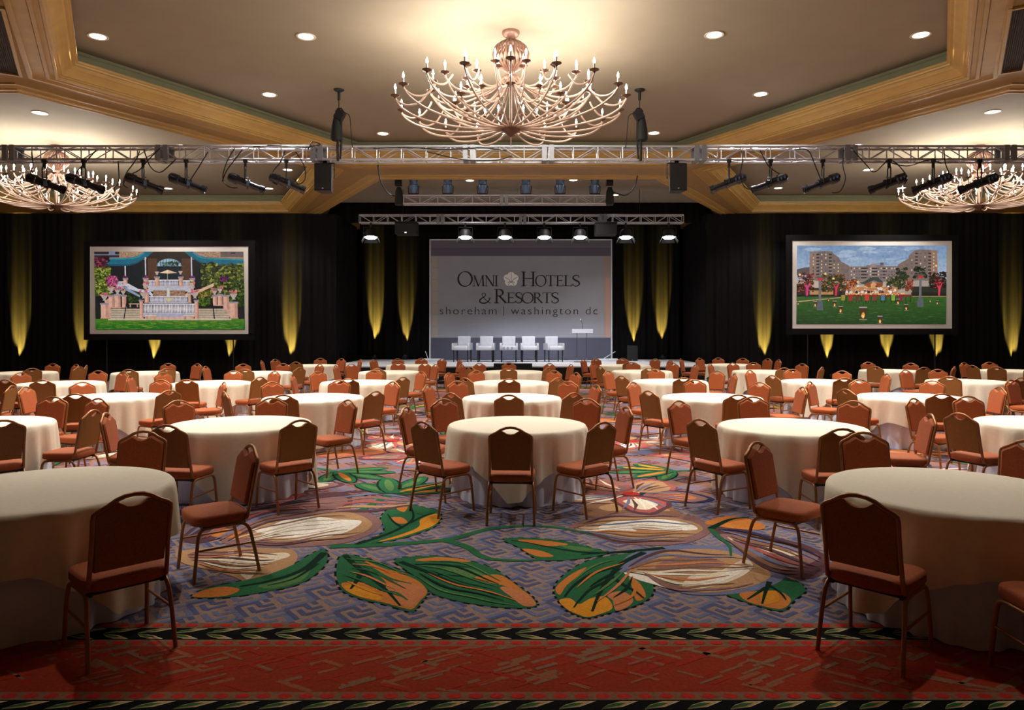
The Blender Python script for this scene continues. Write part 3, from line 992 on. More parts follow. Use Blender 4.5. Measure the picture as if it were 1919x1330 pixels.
def make_chair():
    r = empty('banquet_chair')
    out = []
    for k in range(40):
        a = 2 * PI * k / 40
        c, s = math.cos(a), math.sin(a)
        e = 0.42
        out.append((0.222 * math.copysign(abs(c) ** e, c) * (1.0 + 0.04 * s), 0.205 * math.copysign(abs(s) ** e, s)))
    loft(MB(), out, [(0.90, 0.90, 0.392), (0.97, 0.97, 0.396), (1.0, 1.0, 0.408), (1.0, 1.0, 0.446), (0.975, 0.975, 0.460), (0.90, 0.90, 0.468), (0.6, 0.6, 0.474), (0.2, 0.2, 0.476)]).build('seat', M['fabric'], r, smooth=50)

    def by(z):
        return -0.188 - 0.19 * (z - 0.46)
    half = [(0.180, 0.505), (0.183, 0.60), (0.186, 0.72), (0.189, 0.815), (0.176, 0.832), (0.13, 0.855), (0.095, 0.878), (0.078, 0.882), (0.062, 0.872), (0.035, 0.855), (0.0, 0.848)]
    pan = half + [(-x, z) for x, z in half[-2::-1]]
    n = len(pan)

    def slab(name, m, y0, y1, ins):
        cz = 0.68
        vs, fs = [], []
        rings = [(y0, 1.0), (y1 * 0.6 + y0 * 0.4, 1.0), (y1, ins)]
        for yy, k in rings:
            for x, z in pan:
                zz = cz + (z - cz) * k
                vs.append((x * k, by(zz) + yy, zz))
        for a in range(2):
            for k in range(n):
                l = (k + 1) % n
                fs.append((a * n + k, a * n + l, (a + 1) * n + l, (a + 1) * n + k))
        fs.append(tuple(range(n)))
        fs.append(tuple(2 * n + k for k in range(n - 1, -1, -1)))
        if y1 > y0:
            fs = [tuple(reversed(f)) for f in fs]
        MB().add(vs, fs).build(name, m, r, smooth=35)
    slab('backrest', M['fabric'], 0.004, 0.036, 0.93)
    slab('back_shell', M['backshell'], -0.0005, -0.009, 0.985)
    fr = [(0.198, -0.06, 0.388), (0.200, -0.14, 0.392), (0.201, -0.178, 0.415), (0.200, by(0.47), 0.47), (0.197, by(0.6), 0.60), (0.197, by(0.72), 0.72), (0.199, by(0.80), 0.80), (0.196, by(0.828), 0.828), (0.180, by(0.842), 0.842), (0.135, by(0.864), 0.864), (0.09, by(0.894), 0.894), (0.045, by(0.911), 0.911)]
    path = fr + [(0, by(0.916), 0.916)] + [(-x, y, z) for x, y, z in fr[::-1]]
    MB().tube(path, 0.0130, 8).build('back_frame', M['bronze'], r, smooth=50)
    for s in (-1, 1):
        MB().tube(smooth_open([(s * 0.222, 0.205, 0.0), (s * 0.217, 0.185, 0.20), (s * 0.210, 0.168, 0.335), (s * 0.206, 0.135, 0.374), (s * 0.205, 0.08, 0.380), (s * 0.205, 0.0, 0.380)], 3), 0.0130, 8).build('leg', M['bronze'], r, smooth=50)
        MB().tube(smooth_open([(s * 0.222, -0.262, 0.0), (s * 0.217, -0.222, 0.20), (s * 0.210, -0.190, 0.330), (s * 0.206, -0.150, 0.374), (s * 0.205, -0.09, 0.380), (s * 0.205, 0.0, 0.380)], 3), 0.0130, 8).build('leg', M['bronze'], r, smooth=50)
        MB().tube([(s * 0.216, 0.182, 0.225), (s * 0.216, -0.218, 0.225)], 0.008, 8).build('stretcher', M['bronze'], r, smooth=50)
    mb = MB()
    mb.box((0, -0.12, 0.376), (0.40, 0.03, 0.022)).box((0, 0.12, 0.376), (0.40, 0.03, 0.022)).box((0, 0, 0.388), (0.16, 0.26, 0.012)).box((0.19, -0.14, 0.382), (0.03, 0.05, 0.03)).box((-0.19, -0.14, 0.382), (0.03, 0.05, 0.03))
    mb.build('under_seat_frame', M['blackmetal'], r)
    return r


# each chair: its table and where the top of its back stands in the photograph
CH = """
N-L1 267 809|N-L1 255 908|N-L1 470 834|N-R1 1622 810|N-R1 1418 828|N-R1 1603 922|N-R1 1926 826
A-L2 99 742|A-L2 174 764|A-L2 186 747|A-L2 5 782|A-L1 200 774|A-L1 336 749|A-L1 315 795|A-L1 511 746|A-L1 652 750|A-L1 562 779
A-C 957 800|A-C 832 747.5|A-C 761 763|A-C 795 789|A-C 1102 746|A-C 1174 763|A-C 1128 790
A-R1 1413 741|A-R1 1271 751|A-R1 1317 777|A-R1 1603 749|A-R1 1579 795|A-R1 1741 775
A-R2 1815 741|A-R2 1713 746|A-R2 1796 770
B-L3 22 721|B-L2 49 731|B-L2 154 716|B-L2 140 736|B-L2 320 709|B-L2 318 731|B-L2 420 716
B-L1 423 731|B-L1 508 714|B-L1 532 737|B-L1 636 710|B-L1 703 728|B-L1 738 714
B-C 856 712.5|B-C 847 732|B-C 803 721|B-C 954 737|B-C 1067 712|B-C 1076 731|B-C 1118 721
B-R1 1303 709|B-R1 1187 715|B-R1 1424 715|B-R1 1385 735|B-R1 1216 729|B-R1 1505 725
B-R2 1613 708|B-R2 1518 714|B-R2 1587 727|B-R2 1750 711|B-R2 1769 733|B-R2 1873 725
B-R3 1896 711
C-L3 40 696|C-L3 24 707|C-L3 58 713|C-L3 183 692|C-L3 232 699
C-L2 243 704|C-L2 305 696|C-L2 336 712|C-L2 437 693|C-L2 487 703|C-L2 515 694
C-L1 549 703|C-L1 595 694|C-L1 651 707|C-L1 702 691|C-L1 790 695|C-L1 753 704
C-C 842 697.5|C-C 892 692|C-C 873 704|C-C 956 706.5|C-C 1081 697|C-C 1046 704|C-C 1039 690.5
C-R1 1139 694|C-R1 1166 702|C-R1 1229 689|C-R1 1346 693|C-R1 1377 700|C-R1 1281 704.5
C-R2 1406 692|C-R2 1484 688|C-R2 1580 694|C-R2 1662 701|C-R2 1585 705.5|C-R2 1450 701
C-R3 1697 693|C-R3 1757 689|C-R3 1777 700|C-R3 1915 704
D-L4 60 689|D-L4 134 683|D-L4 113 682|D-L4 162 684|D-L4 150 690
D-L3 250 694|D-L3 307 688|D-L3 317 679|D-L3 370 679
D-L2 386 686|D-L2 459 690|D-L2 455 679|D-L2 562 686|D-L2 531 679|D-L2 601 680
D-L1 630 684|D-L1 658 681|D-L1 708 688|D-L1 750 676.5|D-L1 806 678|D-L1 810 684
D-C 866 682|D-C 883 686|D-C 898 678|D-C 954 687|D-C 955 678|D-C 1036 679|D-C 1028 686|D-C 1067 681
D-R1 1113 679|D-R1 1126 684|D-R1 1186 676|D-R1 1217 687|D-R1 1261 676|D-R1 1304 683
D-R2 1341 680|D-R2 1364 683|D-R2 1410 676|D-R2 1470 686|D-R2 1504 679|D-R2 1540 688
D-R3 1627 677|D-R3 1641 683|D-R3 1709 682|D-R3 1731 686|D-R3 1789 686
D-R4 1808 680|D-R4 1839 683|D-R4 1855 676|D-R4 1877 691|D-R4 1911 686
E-L2 556 676|E-L2 517 670.5|E-L2 491 675|E-L2 609 669|E-L2 647 674|E-L2 668 671
E-L1 700 674|E-L1 757 675|E-L1 786 668.5|E-L1 837 674|E-L1 852 671
E-R1 1099 673|E-R1 1106 669|E-R1 1166 668|E-R1 1181 675|E-R1 1233 669|E-R1 1254 672
E-R2 1288 668|E-R2 1304 672|E-R2 1350 667|E-R2 1394 674|E-R2 1424 668|E-R2 1460 673
""".replace('\n', '|')
EXTRA = {'B-L3': (-9.5, 11.3), 'B-R3': (9.75, 11.4)}
BT = 0.265     # from the seat's centre back to the top of the back


def place(k, px, py):
    """Seat centre and facing for a chair at table k whose back top shows at (px, py): the best fit of the two readings and of a usual distance from the table."""
    tx, ty = TABLES.get(k) or EXTRA[k]
    best = None
    for i in range(240):
        th = 2 * PI * i / 240
        for R in [1.34 + 0.04 * j for j in range(13)]:
            bx, by_ = tx + R * math.cos(th), ty + R * math.sin(th)
            u = CX + bx * F / by_
            v = HY + (CAMZ - 0.918) * F / by_
            c = ((u - px) / 2.0) ** 2 + ((v - py) / 1.5) ** 2 + ((R - 1.44) / 0.2) ** 2
            if best is None or c < best[0]:
                best = (c, th, R)
    _, th, R = best
    return tx, ty, th, R


YAW = {('N-R1', 1603): 0.10, ('N-L1', 255): -0.12, ('A-C', 957): 0.0}
chair0 = make_chair()
seats = []
for line in CH.split('|'):
    q = line.split()
    if len(q) != 3:
        continue
    k, px, py = q[0], float(q[1]), float(q[2])
    tx, ty, th, R = place(k, px, py)
    seats.append([k, tx, ty, th, R, px])
seats.append(['N-R1', 2.88, 4.70, math.radians(-94), 1.31, 2100])
# spread chairs of one table that would stand in each other
for _ in range(80):
    for i in range(len(seats)):
        for j in range(i):
            a, b = seats[i], seats[j]
            ca = (a[1] + (a[4] - BT) * math.cos(a[3]), a[2] + (a[4] - BT) * math.sin(a[3]))
            cb = (b[1] + (b[4] - BT) * math.cos(b[3]), b[2] + (b[4] - BT) * math.sin(b[3]))
            if abs(ca[0] - cb[0]) > 0.6 or abs(ca[1] - cb[1]) > 0.6:
                continue
            d = math.hypot(ca[0] - cb[0], ca[1] - cb[1])
            if a[0] == b[0]:
                if d < 0.64:
                    dd = math.atan2(math.sin(a[3] - b[3]), math.cos(a[3] - b[3]))
                    s = 1 if dd >= 0 else -1
                    a[3] += s * 0.03
                    b[3] -= s * 0.03
            elif d < 0.72:
                a[4] = max(1.34, a[4] - 0.02)
                b[4] = max(1.34, b[4] - 0.02)
                for p_, c_, o_ in ((a, ca, cb), (b, cb, ca)):      # turn round its own table, away from the other chair
                    tx_, ty_ = -math.sin(p_[3]), math.cos(p_[3])
                    p_[3] += 0.012 if (c_[0] - o_[0]) * tx_ + (c_[1] - o_[1]) * ty_ >= 0 else -0.012
SECT = ['right', 'far-right', 'far', 'far-left', 'left', 'near-left', 'near', 'near-right']
names = {}
for i, (k, tx, ty, th, R, px) in enumerate(seats):
    c = chair0 if i == 0 else copy_tree(chair0)
    R = max(R, 1.34)
    x, y = tx + (R - BT) * math.cos(th), ty + (R - BT) * math.sin(th)
    yaw = th + PI / 2 + YAW.get((k, int(px)), rnd.uniform(-0.07, 0.07))     # local +Y looks at the table
    c.location = (x, y, 0)
    c.rotation_euler = (0, 0, yaw)
    fy = math.cos(yaw)
    view = 'back to camera' if fy > 0.45 else ('facing camera' if fy < -0.45 else 'seen side-on')
    sect = SECT[int(((math.degrees(th) % 360) + 22.5) // 45) % 8]
    names.setdefault((k, sect), []).append((c, view, y, x))
for (k, sect), L in names.items():
    L.sort(key=lambda q: q[2])
    for n_, (c, view, y, x) in enumerate(L):
        extra = '' if len(L) == 1 else (' (closer one)' if n_ == 0 else (' (farther one)' if n_ == len(L) - 1 else ' (middle one)'))
        if sect in ('near', 'far') and len(L) == 2:
            other = L[1 - n_][3]
            extra = ' (left one)' if x < other else ' (right one)'
        tag(c, 'rust chair, %s, %s side of %s%s' % (view, sect, table_name(k), extra), 'chair', 'rust banquet chairs round the tables')

# ------------------------------------------------------------------ chandeliers
def pol(r, a, z):
    return (r * math.cos(a), r * math.sin(a), z)


def make_chandelier():
    """Origin at the ceiling canopy, everything below it."""
    root = empty('chandelier')
    mb = MB()
    mb.lathe([(0.0, 0.0), (0.145, 0.0), (0.15, -0.03), (0.13, -0.07), (0.085, -0.10), (0.075, -0.16), (0.07, -0.19), (0.0, -0.19)], 28)
    mb.build('canopy', M['copper'], root, smooth=40)
    mb = MB()
    mb.tube([(0, 0, -0.15), (0, 0, -1.74)], 0.022, 10)
    for k in range(8):
        a = 2 * PI * k / 8
        mb.tube([pol(0.06, a, -0.62), pol(0.05, a, -0.75), pol(0.055, a, -0.90)], 0.010, 6)
    mb.build('stem', M['arm'], root, smooth=50)
    cage = MB()
    for k in range(24):
        a = 2 * PI * k / 24
        cage.tube([pol(0.07, a, -0.17), pol(0.17, a, -0.20), pol(0.26, a, -0.27), pol(0.30, a, -0.37), pol(0.28, a, -0.49), pol(0.20, a, -0.58), pol(0.10, a, -0.64), pol(0.06, a, -0.67)], 0.017, 6)
    cage.build('ribbed_globe', M['copper'], root, smooth=50)
    mb = MB()
    mb.lathe([(0.0, -0.74), (0.12, -0.75), (0.16, -0.78), (0.165, -0.82), (0.14, -0.88), (0.08, -0.91), (0.0, -0.915)], 28)
    mb.build('cup', M['copper'], root, smooth=40)
    mb = MB()
    mb.lathe([(0.0, -1.60), (0.20, -1.585), (0.17, -1.64), (0.10, -1.70), (0.03, -1.76), (0.0, -1.775)], 28)
    mb.build('hub', M['pan'], root, smooth=40)

    def holder(arm, r, a, z):
        p = pol(r, a, z)
        MB().lathe([(0.0, -0.02), (0.012, -0.02), (0.02, 0.0), (0.075, 0.025), (0.078, 0.032), (0.02, 0.022), (0.0, 0.022)], 14, p).build('drip_pan', M['pan'], arm, smooth=40)
        MB().tube([(p[0], p[1], p[2] + 0.022), (p[0], p[1], p[2] + 0.125)], 0.014, 8).build('candle', M['candle'], arm, smooth=50)
        MB().lathe([(0.0, 0.122), (0.010, 0.126), (0.019, 0.148), (0.016, 0.172), (0.007, 0.205), (0.0, 0.22)], 8, p).build('bulb', M['bulb'], arm, smooth=60)
    # long outer arms: from the hub out and up, then a swag back to the cup
    for k in range(18):
        a = 2 * PI * (k + 0.5) / 18
        zt = -1.24 + 0.03 * (k % 2)
        R = 1.92
        mb = MB()
        mb.tube(smooth_open([pol(0.12, a, -1.63), pol(0.6, a, -1.66), pol(1.1, a, -1.62), pol(1.55, a, -1.52), pol(1.82, a, -1.38), pol(R, a, zt - 0.02)], 5), 0.0115, 8, flat=1.6)
        mb.tube(smooth_open([pol(R, a, zt - 0.04), pol(1.75, a, zt - 0.12), pol(1.55, a, zt - 0.08), pol(1.42, a, zt + 0.06), pol(1.38, a, -1.10)], 5), 0.011, 8, flat=1.6)
        arm = mb.build('arm', M['arm'], root, smooth=60)
        holder(arm, R, a, zt)
    for k in range(18):
        a = 2 * PI * k / 18
        mb = MB()
        mb.tube(smooth_open([pol(0.13, a, -0.84), pol(0.45, a, -1.05), pol(0.80, a, -1.19), pol(1.12, a, -1.20), pol(1.30, a, -1.10), pol(1.34, a, -1.04)], 5), 0.011, 8, flat=1.6)
        mb.tube(smooth_open([pol(0.13, a, -1.63), pol(0.45, a, -1.60), pol(0.85, a, -1.48), pol(1.15, a, -1.30), pol(1.32, a, -1.08)], 4), 0.011, 8, flat=1.6)
        arm = mb.build('arm', M['arm'], root, smooth=60)
        holder(arm, 1.34, a, -1.02)
    for k in range(12):
        a = 2 * PI * (k + 0.5) / 12
        mb = MB()
        mb.tube(smooth_open([pol(0.14, a, -0.80), pol(0.30, a, -0.96), pol(0.50, a, -1.03), pol(0.68, a, -0.99), pol(0.76, a, -0.90)], 5), 0.0105, 8, flat=1.6)
        arm = mb.build('arm', M['arm'], root, smooth=60)
        holder(arm, 0.77, a, -0.88)
    for k in range(12):
        a = 2 * PI * k / 12
        mb = MB()
        mb.tube(smooth_open([pol(0.10, a, -0.90), pol(0.30, a, -1.15), pol(0.58, a, -1.34), pol(0.82, a, -1.36), pol(0.92, a, -1.24)], 5), 0.010, 8, flat=1.6)
        arm = mb.build('arm', M['arm'], root, smooth=60)
        holder(arm, 0.93, a, -1.22)
    return root


def chandelier_light(loc):
    for k in range(10):
        a = 2 * PI * k / 10
        r = 1.62 if k % 2 else 1.02
        light('POINT', 'chandelier_lamp', (loc[0] + r * math.cos(a), loc[1] + r * math.sin(a), loc[2] - (0.95 if k % 2 else 0.80)), P_CANDLE, WARM, 0.12)


ch = make_chandelier()
ch.location = (-0.02, 11.95, HC)
ch['label'] = 'big central candle chandelier of pale curved arms hanging above the middle tables'
ch['category'] = 'chandelier'
ch['group'] = 'candle chandeliers'
for x, lab in ((-12.35, 'candle chandelier of pale curved arms partly cut off beyond the truss at left'), (12.67, 'candle chandelier of pale curved arms partly cut off beyond the truss at right')):
    c = copy_tree(ch)
    c.location = (x, 19.25, HC)
    c['label'] = lab
for p in ((-0.02, 11.95, HC), (-12.35, 19.25, HC), (12.67, 19.25, HC)):
    chandelier_light(p)


# ------------------------------------------------------------------ recessed downlights
def make_down():
    r = empty('recessed_downlight')
    MB().lathe([(0.125, -0.001), (0.165, -0.001), (0.168, -0.008), (0.16, -0.014), (0.13, -0.010), (0.125, -0.004)], 28).build('trim_ring', M['ring'], r, smooth=40)
    MB().lathe([(0.0, -0.002), (0.127, -0.002), (0.127, -0.005), (0.06, -0.008), (0.0, -0.008)], 28).build('lamp_face', M['lampface'], r, smooth=40)
    return r


D0 = make_down()
downs = [
    (184, 68, 'outer left in the front row of the central coffer'), (574, 68, 'inner left in the front row of the central coffer'),
    (1339, 65, 'inner right in the front row of the central coffer'), (1726, 65, 'outer right in the front row of the central coffer'),
    (505, 177, 'second row left of the big chandelier'), (1426, 176, 'second row right of the big chandelier'),
    (718, 250, 'just above the truss left of the chandelier base'), (1226, 249, 'just above the truss right of the chandelier base'),
    (75, 211, 'in the left coffer near its front edge'), (343, 273, 'just over the truss in the left coffer'),
    (1861, 209, 'in the right coffer near its front edge'), (1604, 272, 'just over the truss in the right coffer'),
    (316, 353, 'behind the third stage spotlight in the left coffer'), (505, 353, 'between the last two stage spotlights in the left coffer'),
    (540, 318, 'just below the truss at left coffer corner'), (1627, 318, 'just below the truss in the right coffer'),
    (1459, 352, 'behind the second stage spotlight in the right coffer'), (1690, 352, 'behind the third stage spotlight in the right coffer'),
    (881, 338, 'left of centre over the middle truss'), (1075, 337, 'right of centre over the middle truss'), (1153, 365, 'at the right end of the middle truss'),
]
for i, (px, py, lab) in enumerate(downs):
    d = D0 if i == 0 else copy_tree(D0)
    p = gx(px, py, HC)
    d.location = p
    tag(d, 'glowing round ceiling downlight, ' + lab, 'ceiling light', 'recessed ceiling downlights')
    k = {0: 1.15, 3: 1.15, 1: 0.75, 2: 0.75, 4: 0.5, 5: 0.5}.get(i, 0.27)
    light('SPOT', 'downlight_lamp', (p.x, p.y, HC - 0.03), P_DOWN * k, WHITE, 0.12, (p.x, p.y, 0), 112, 0.6)
for x, y, k, an in ((-5.1, 9.05, 0.22, 84), (5.1, 9.05, 0.22, 84), (-3.3, 6.9, 0.19, 80), (3.3, 6.9, 0.24, 80)):
    d = copy_tree(D0)
    d.location = (x, y, HC)
    tag(d, 'glowing round ceiling downlight in the near half of the central coffer, above the picture', 'ceiling light', 'recessed ceiling downlights')
    light('SPOT', 'downlight_lamp', (x, y, HC - 0.03), P_DOWN * k, WHITE, 0.12, (x, y, 0), an, 0.5)


# ------------------------------------------------------------------ trusses
def make_truss(name, xa, xb, Y, zb, s, joints, bay, label, hang=()):
    """Box truss along X: four chords, lacing on every face, plates at the joints. zb = underside of the bottom chords, s = chord spacing."""
    r = empty(name, ((xa + xb) / 2, Y, zb))
    L = xb - xa
    rad = 0.025
    y0, y1, z0, z1 = -s / 2, s / 2, rad, s + rad
    for yy in (y0, y1):
        for zz in (z0, z1):
            MB().tube([(-L / 2, yy, zz), (L / 2, yy, zz)], rad, 10).build('chord', M['alu'], r, smooth=50)
    n = max(2, round(L / bay))
    b = L / n
    faces = [('lacing', lambda t, e: (t, y0, z0 if e else z1)), ('lacing', lambda t, e: (t, y1, z0 if e else z1)),
             ('lacing', lambda t, e: (t, y0 if e else y1, z0)), ('lacing', lambda t, e: (t, y0 if e else y1, z1))]
    for q, (nm, f) in enumerate(faces):
        mb = MB()
        for i in range(n):
            t0, t1 = -L / 2 + i * b, -L / 2 + (i + 1) * b
            e = i % 2
            mb.tube([f(t0, 1), f(t0, 0)], 0.012, 6)
            mb.tube([f(t0 + 0.03, e), f(t1 - 0.03, 1 - e)], 0.012, 6)
        mb.tube([f(L / 2, 1), f(L / 2, 0)], 0.012, 6)
        mb.build(nm, M['alu'], r, smooth=50)
    for jx in joints:
        mb = MB()
        for dx in (-0.075, 0.075):
            for yy in (y0, y1):
                mb.box((jx - (xa + xb) / 2 + dx, yy, s / 2 + rad), (0.10, 0.055, s + 0.055))
            for zz in (z0, z1):
                mb.box((jx - (xa + xb) / 2 + dx, 0, zz), (0.10, s, 0.05))
        mb.build('joint_plate', M['plate'], r)
    tag(r, label, 'truss', 'aluminium lighting trusses')
    for hx in hang:
        MB().tube([(hx, 0, s + rad), (hx, 0, HC - zb)], 0.008, 6).build('hanging_chain', M['blackmetal'], r)
    return r


T1Y, T1Z = 15.0, 5.385
make_truss('lighting_truss', -11.6, 11.6, T1Y, T1Z, 0.275, [(px - CX) * T1Y / F for px in (25, 310, 597, 880, 1027, 1310, 1590, 1885)], 0.52,
           'long silver box truss spanning the whole room in front of the chandeliers')
T2Y, T2Z = 21.5, 5.64
make_truss('lighting_truss', -3.30, 3.02, T2Y, T2Z, 0.245, [(945 - CX) * T2Y / F], 0.52, 'middle silver box truss carrying a row of upright cans')
T3Y, T3Z = 25.2, 5.63
make_truss('lighting_truss', (675 - CX) * T3Y / F, (1280 - CX) * T3Y / F, T3Y, T3Z, 0.27, [(826 - CX) * T3Y / F, (980 - CX) * T3Y / F, (1130 - CX) * T3Y / F], 0.5,
           'rear silver box truss with stage wash lamps below, nearest the black valance', (-4.2, 4.2))


# ------------------------------------------------------------------ lamps, hoists and speakers on the trusses
def make_leko():
    """Profile spotlight hung from its clamp at the origin; the barrel points along local +X, dipped."""
    r = empty('stage_spotlight')
    MB().box((0, 0, -0.05), (0.05, 0.06, 0.14)).box((0, 0, 0.02), (0.09, 0.075, 0.06)).build('clamp', M['black'], r)
    mb = MB()
    mb.tube([(0, -0.10, -0.45), (0, -0.11, -0.16), (0, -0.09, -0.125), (0, 0.09, -0.125), (0, 0.11, -0.16), (0, 0.10, -0.45)], 0.013, 6)
    mb.build('yoke', M['black'], r, smooth=40)
    m = Matrix.Translation((0, 0, -0.44)) @ Matrix.Rotation(math.radians(20), 4, 'Y') @ Matrix.Rotation(PI / 2, 4, 'Y')
    mb = MB()
    mb.lathe([(0.0, -0.36), (0.06, -0.355), (0.095, -0.32), (0.105, -0.24), (0.105, -0.16), (0.085, -0.14), (0.085, 0.04), (0.10, 0.05), (0.10, 0.08), (0.0, 0.08)], 20, mtx=m)
    mb.build('body', M['gloss'], r, smooth=35)
    mb = MB()
    mb.lathe([(0.0, 0.081), (0.068, 0.081), (0.068, 0.30), (0.085, 0.31), (0.09, 0.40), (0.078, 0.40), (0.065, 0.34), (0.0, 0.335)], 20, mtx=m)
    mb.build('lens_tube', M['gloss'], r, smooth=35)
    mb = MB()
    for k in range(3):
        mb.box(m @ Vector((0.0, 0.11, -0.28 + 0.07 * k)), (0.03, 0.02, 0.05))
    mb.tube([m @ Vector((-0.10, 0, -0.05)), m @ Vector((-0.13, 0, 0.02))], 0.012, 6)
    mb.box(m @ Vector((0.0, -0.10, 0.06)), (0.05, 0.07, 0.10))
    mb.build('shutter_handles', M['bluemetal'], r)
    return r


LEKO = [(92, 0), (165, 0), (275, 0), (355, 0), (465, 0), (541, 0), (1363, 1), (1440, 1), (1537, 1), (1660, 1), (1742, 1), (1828, 1)]
ordw = ['first', 'second', 'third', 'fourth', 'fifth', 'sixth']
K0 = make_leko()
for i, (px, sd) in enumerate(LEKO):
    o = K0 if i == 0 else copy_tree(K0)
    x = (px - CX) * T1Y / F
    o.location = (x, T1Y - 0.14, T1Z - 0.03)
    a = rnd.uniform(-0.12, 0.12) + (0.25 if sd == 0 else PI - 0.25)
    o.rotation_euler = (0, 0, a)
    n_ = ordw[i] if sd == 0 else ordw[i - 6]
    tag(o, 'black stage spotlight under the long truss, %s from %s' % (n_, 'its left end' if sd == 0 else 'the right-hand speaker outward'), 'spotlight', 'stage spotlights on the long truss')
    light('SPOT', 'stage_spotlight_lamp', (x + 0.42 * math.cos(a), T1Y - 0.14 + 0.42 * math.sin(a), T1Z - 0.66), P_LEKO, COOL, 0.08, (0.4 + 0.2 * (x / 10), 27.5, 1.2), 14, 0.4)


def make_speaker(w_, d_, h):
    r = empty('loudspeaker')
    mb = MB()
    mb.add([(-w_ / 2, -d_ / 2, 0), (w_ / 2, -d_ / 2, 0), (w_ * 0.32, d_ / 2, 0), (-w_ * 0.32, d_ / 2, 0), (-w_ / 2, -d_ / 2, h), (w_ / 2, -d_ / 2, h), (w_ * 0.32, d_ / 2, h), (-w_ * 0.32, d_ / 2, h)],
           [(3, 2, 1, 0), (4, 5, 6, 7), (0, 1, 5, 4), (1, 2, 6, 5), (2, 3, 7, 6), (3, 0, 4, 7)])
    mb.build('cabinet', M['black'], r)
    mb = MB()
    mb.box((0, -d_ / 2 - 0.008, h / 2), (w_ * 0.9, 0.016, h * 0.93))
    mb.build('grille', M['rubber'], r)
    mb = MB()
    mb.box((0, -d_ / 2 - 0.018, h * 0.08), (0.03, 0.004, 0.02))
    mb.build('badge', M['alu'], r)
    return r


for px, lab in ((610, 'black loudspeaker hung under the long truss, left of the stage'), (1268, 'black loudspeaker hung under the long truss, right of the stage')):
    s_ = make_speaker(0.36, 0.33, 0.56)
    s_.location = ((px - CX) * T1Y / F, T1Y - 0.02, 4.75)
    mb = MB()
    mb.tube([(-0.20, 0, 0.28), (-0.20, 0, 0.60), (0.20, 0, 0.60), (0.20, 0, 0.28)], 0.014, 6)
    mb.box((0, 0, 0.625), (0.08, 0.06, 0.06))
    mb.build('bracket', M['black'], s_)
    tag(s_, lab, 'loudspeaker', 'loudspeakers on the long truss')


def make_hoist(rod, zc):
    """Chain hoist: origin at its lower hook, rod up to the ceiling zc above."""
    r = empty('chain_hoist')
    MB().lathe([(0.0, zc - 0.06), (0.03, zc - 0.06), (0.10, zc - 0.025), (0.11, zc - 0.002), (0.0, zc - 0.002)], 16).tube([(0, 0, zc - 0.05), (0, 0, zc - 0.22)], 0.03, 8).build('ceiling_anchor', M['black'], r, smooth=40)
    MB().tube([(0, 0, zc - 0.2), (0, 0, 1.0)], 0.010, 6).build('chain', M['blackmetal'], r, smooth=50)
    mb = MB()
    mb.box((0.02, 0, 0.93), (0.17, 0.16, 0.20), Matrix.Rotation(0.5, 3, 'Y'))
    mb.tube([(-0.07, 0, 1.00), (-0.02, 0, 1.07), (0.05, 0, 1.07), (0.10, 0, 1.0)], 0.016, 6)
    mb.build('motor', M['gloss'], r)
    mb = MB()
    mb.lathe([(0.0, 0.40), (0.10, 0.40), (0.125, 0.44), (0.115, 0.62), (0.08, 0.80), (0.06, 0.88), (0.0, 0.90)], 14, (-0.05, 0, 0))
    mb.build('chain_bag', M['rubber'], r, smooth=40)
    mb = MB()
    mb.tube([(0.05, 0, 0.85), (0.055, 0, 0.4), (0.03, 0, 0.02)], 0.02, 6)
    mb.tube([(-0.02, 0.0, 0.42), (-0.03, 0.0, 0.2), (-0.02, 0, -0.02)], 0.028, 6)
    mb.build('sling', M['rubber'], r, smooth=50)
    mb = MB()
    mb.tube(smooth_open([(0.10, -0.02, 0.98), (0.22, -0.02, 0.92), (0.25, -0.02, 0.7), (0.27, -0.03, 0.42), (0.29, -0.03, 0.25)], 4), 0.009, 6)
    mb.build('control_cable', M['rubber'], r, smooth=50)
    return r


for px, lab, fl_ in ((640, 'black chain hoist and bag holding the long truss at left of the big chandelier', 1), (1196, 'black chain hoist and bag holding the long truss at right of the big chandelier', -1)):
    h = make_hoist(1, HC - T1Z)
    h.location = ((px - CX) * T1Y / F, T1Y - 0.20, T1Z)
    if fl_ < 0:
        h.rotation_euler.z = PI
    tag(h, lab, 'chain hoist', 'chain hoists')
for px, lab in ((748, 'black chain hoist standing on the middle truss, left end'), (1140, 'black chain hoist standing on the middle truss, right end')):
    r = empty('chain_hoist', ((px - CX) * T2Y / F, T2Y - 0.18, T2Z))
    MB().tube([(0, 0, HC - T2Z), (0, 0, 0.78)], 0.010, 6).build('chain', M['blackmetal'], r)
    MB().box((0.02, 0, 0.66), (0.20, 0.17, 0.24)).tube([(-0.14, 0, 0.80), (-0.10, 0, 0.84), (0.0, 0, 0.82)], 0.03, 8).build('motor', M['gloss'], r)
    MB().lathe([(0.0, 0.0), (0.11, 0.0), (0.13, 0.10), (0.11, 0.40), (0.06, 0.54), (0.0, 0.55)], 14, (0.03, 0, -0.04)).build('chain_bag', M['rubber'], r, smooth=40)
    tag(r, lab, 'chain hoist', 'chain hoists')


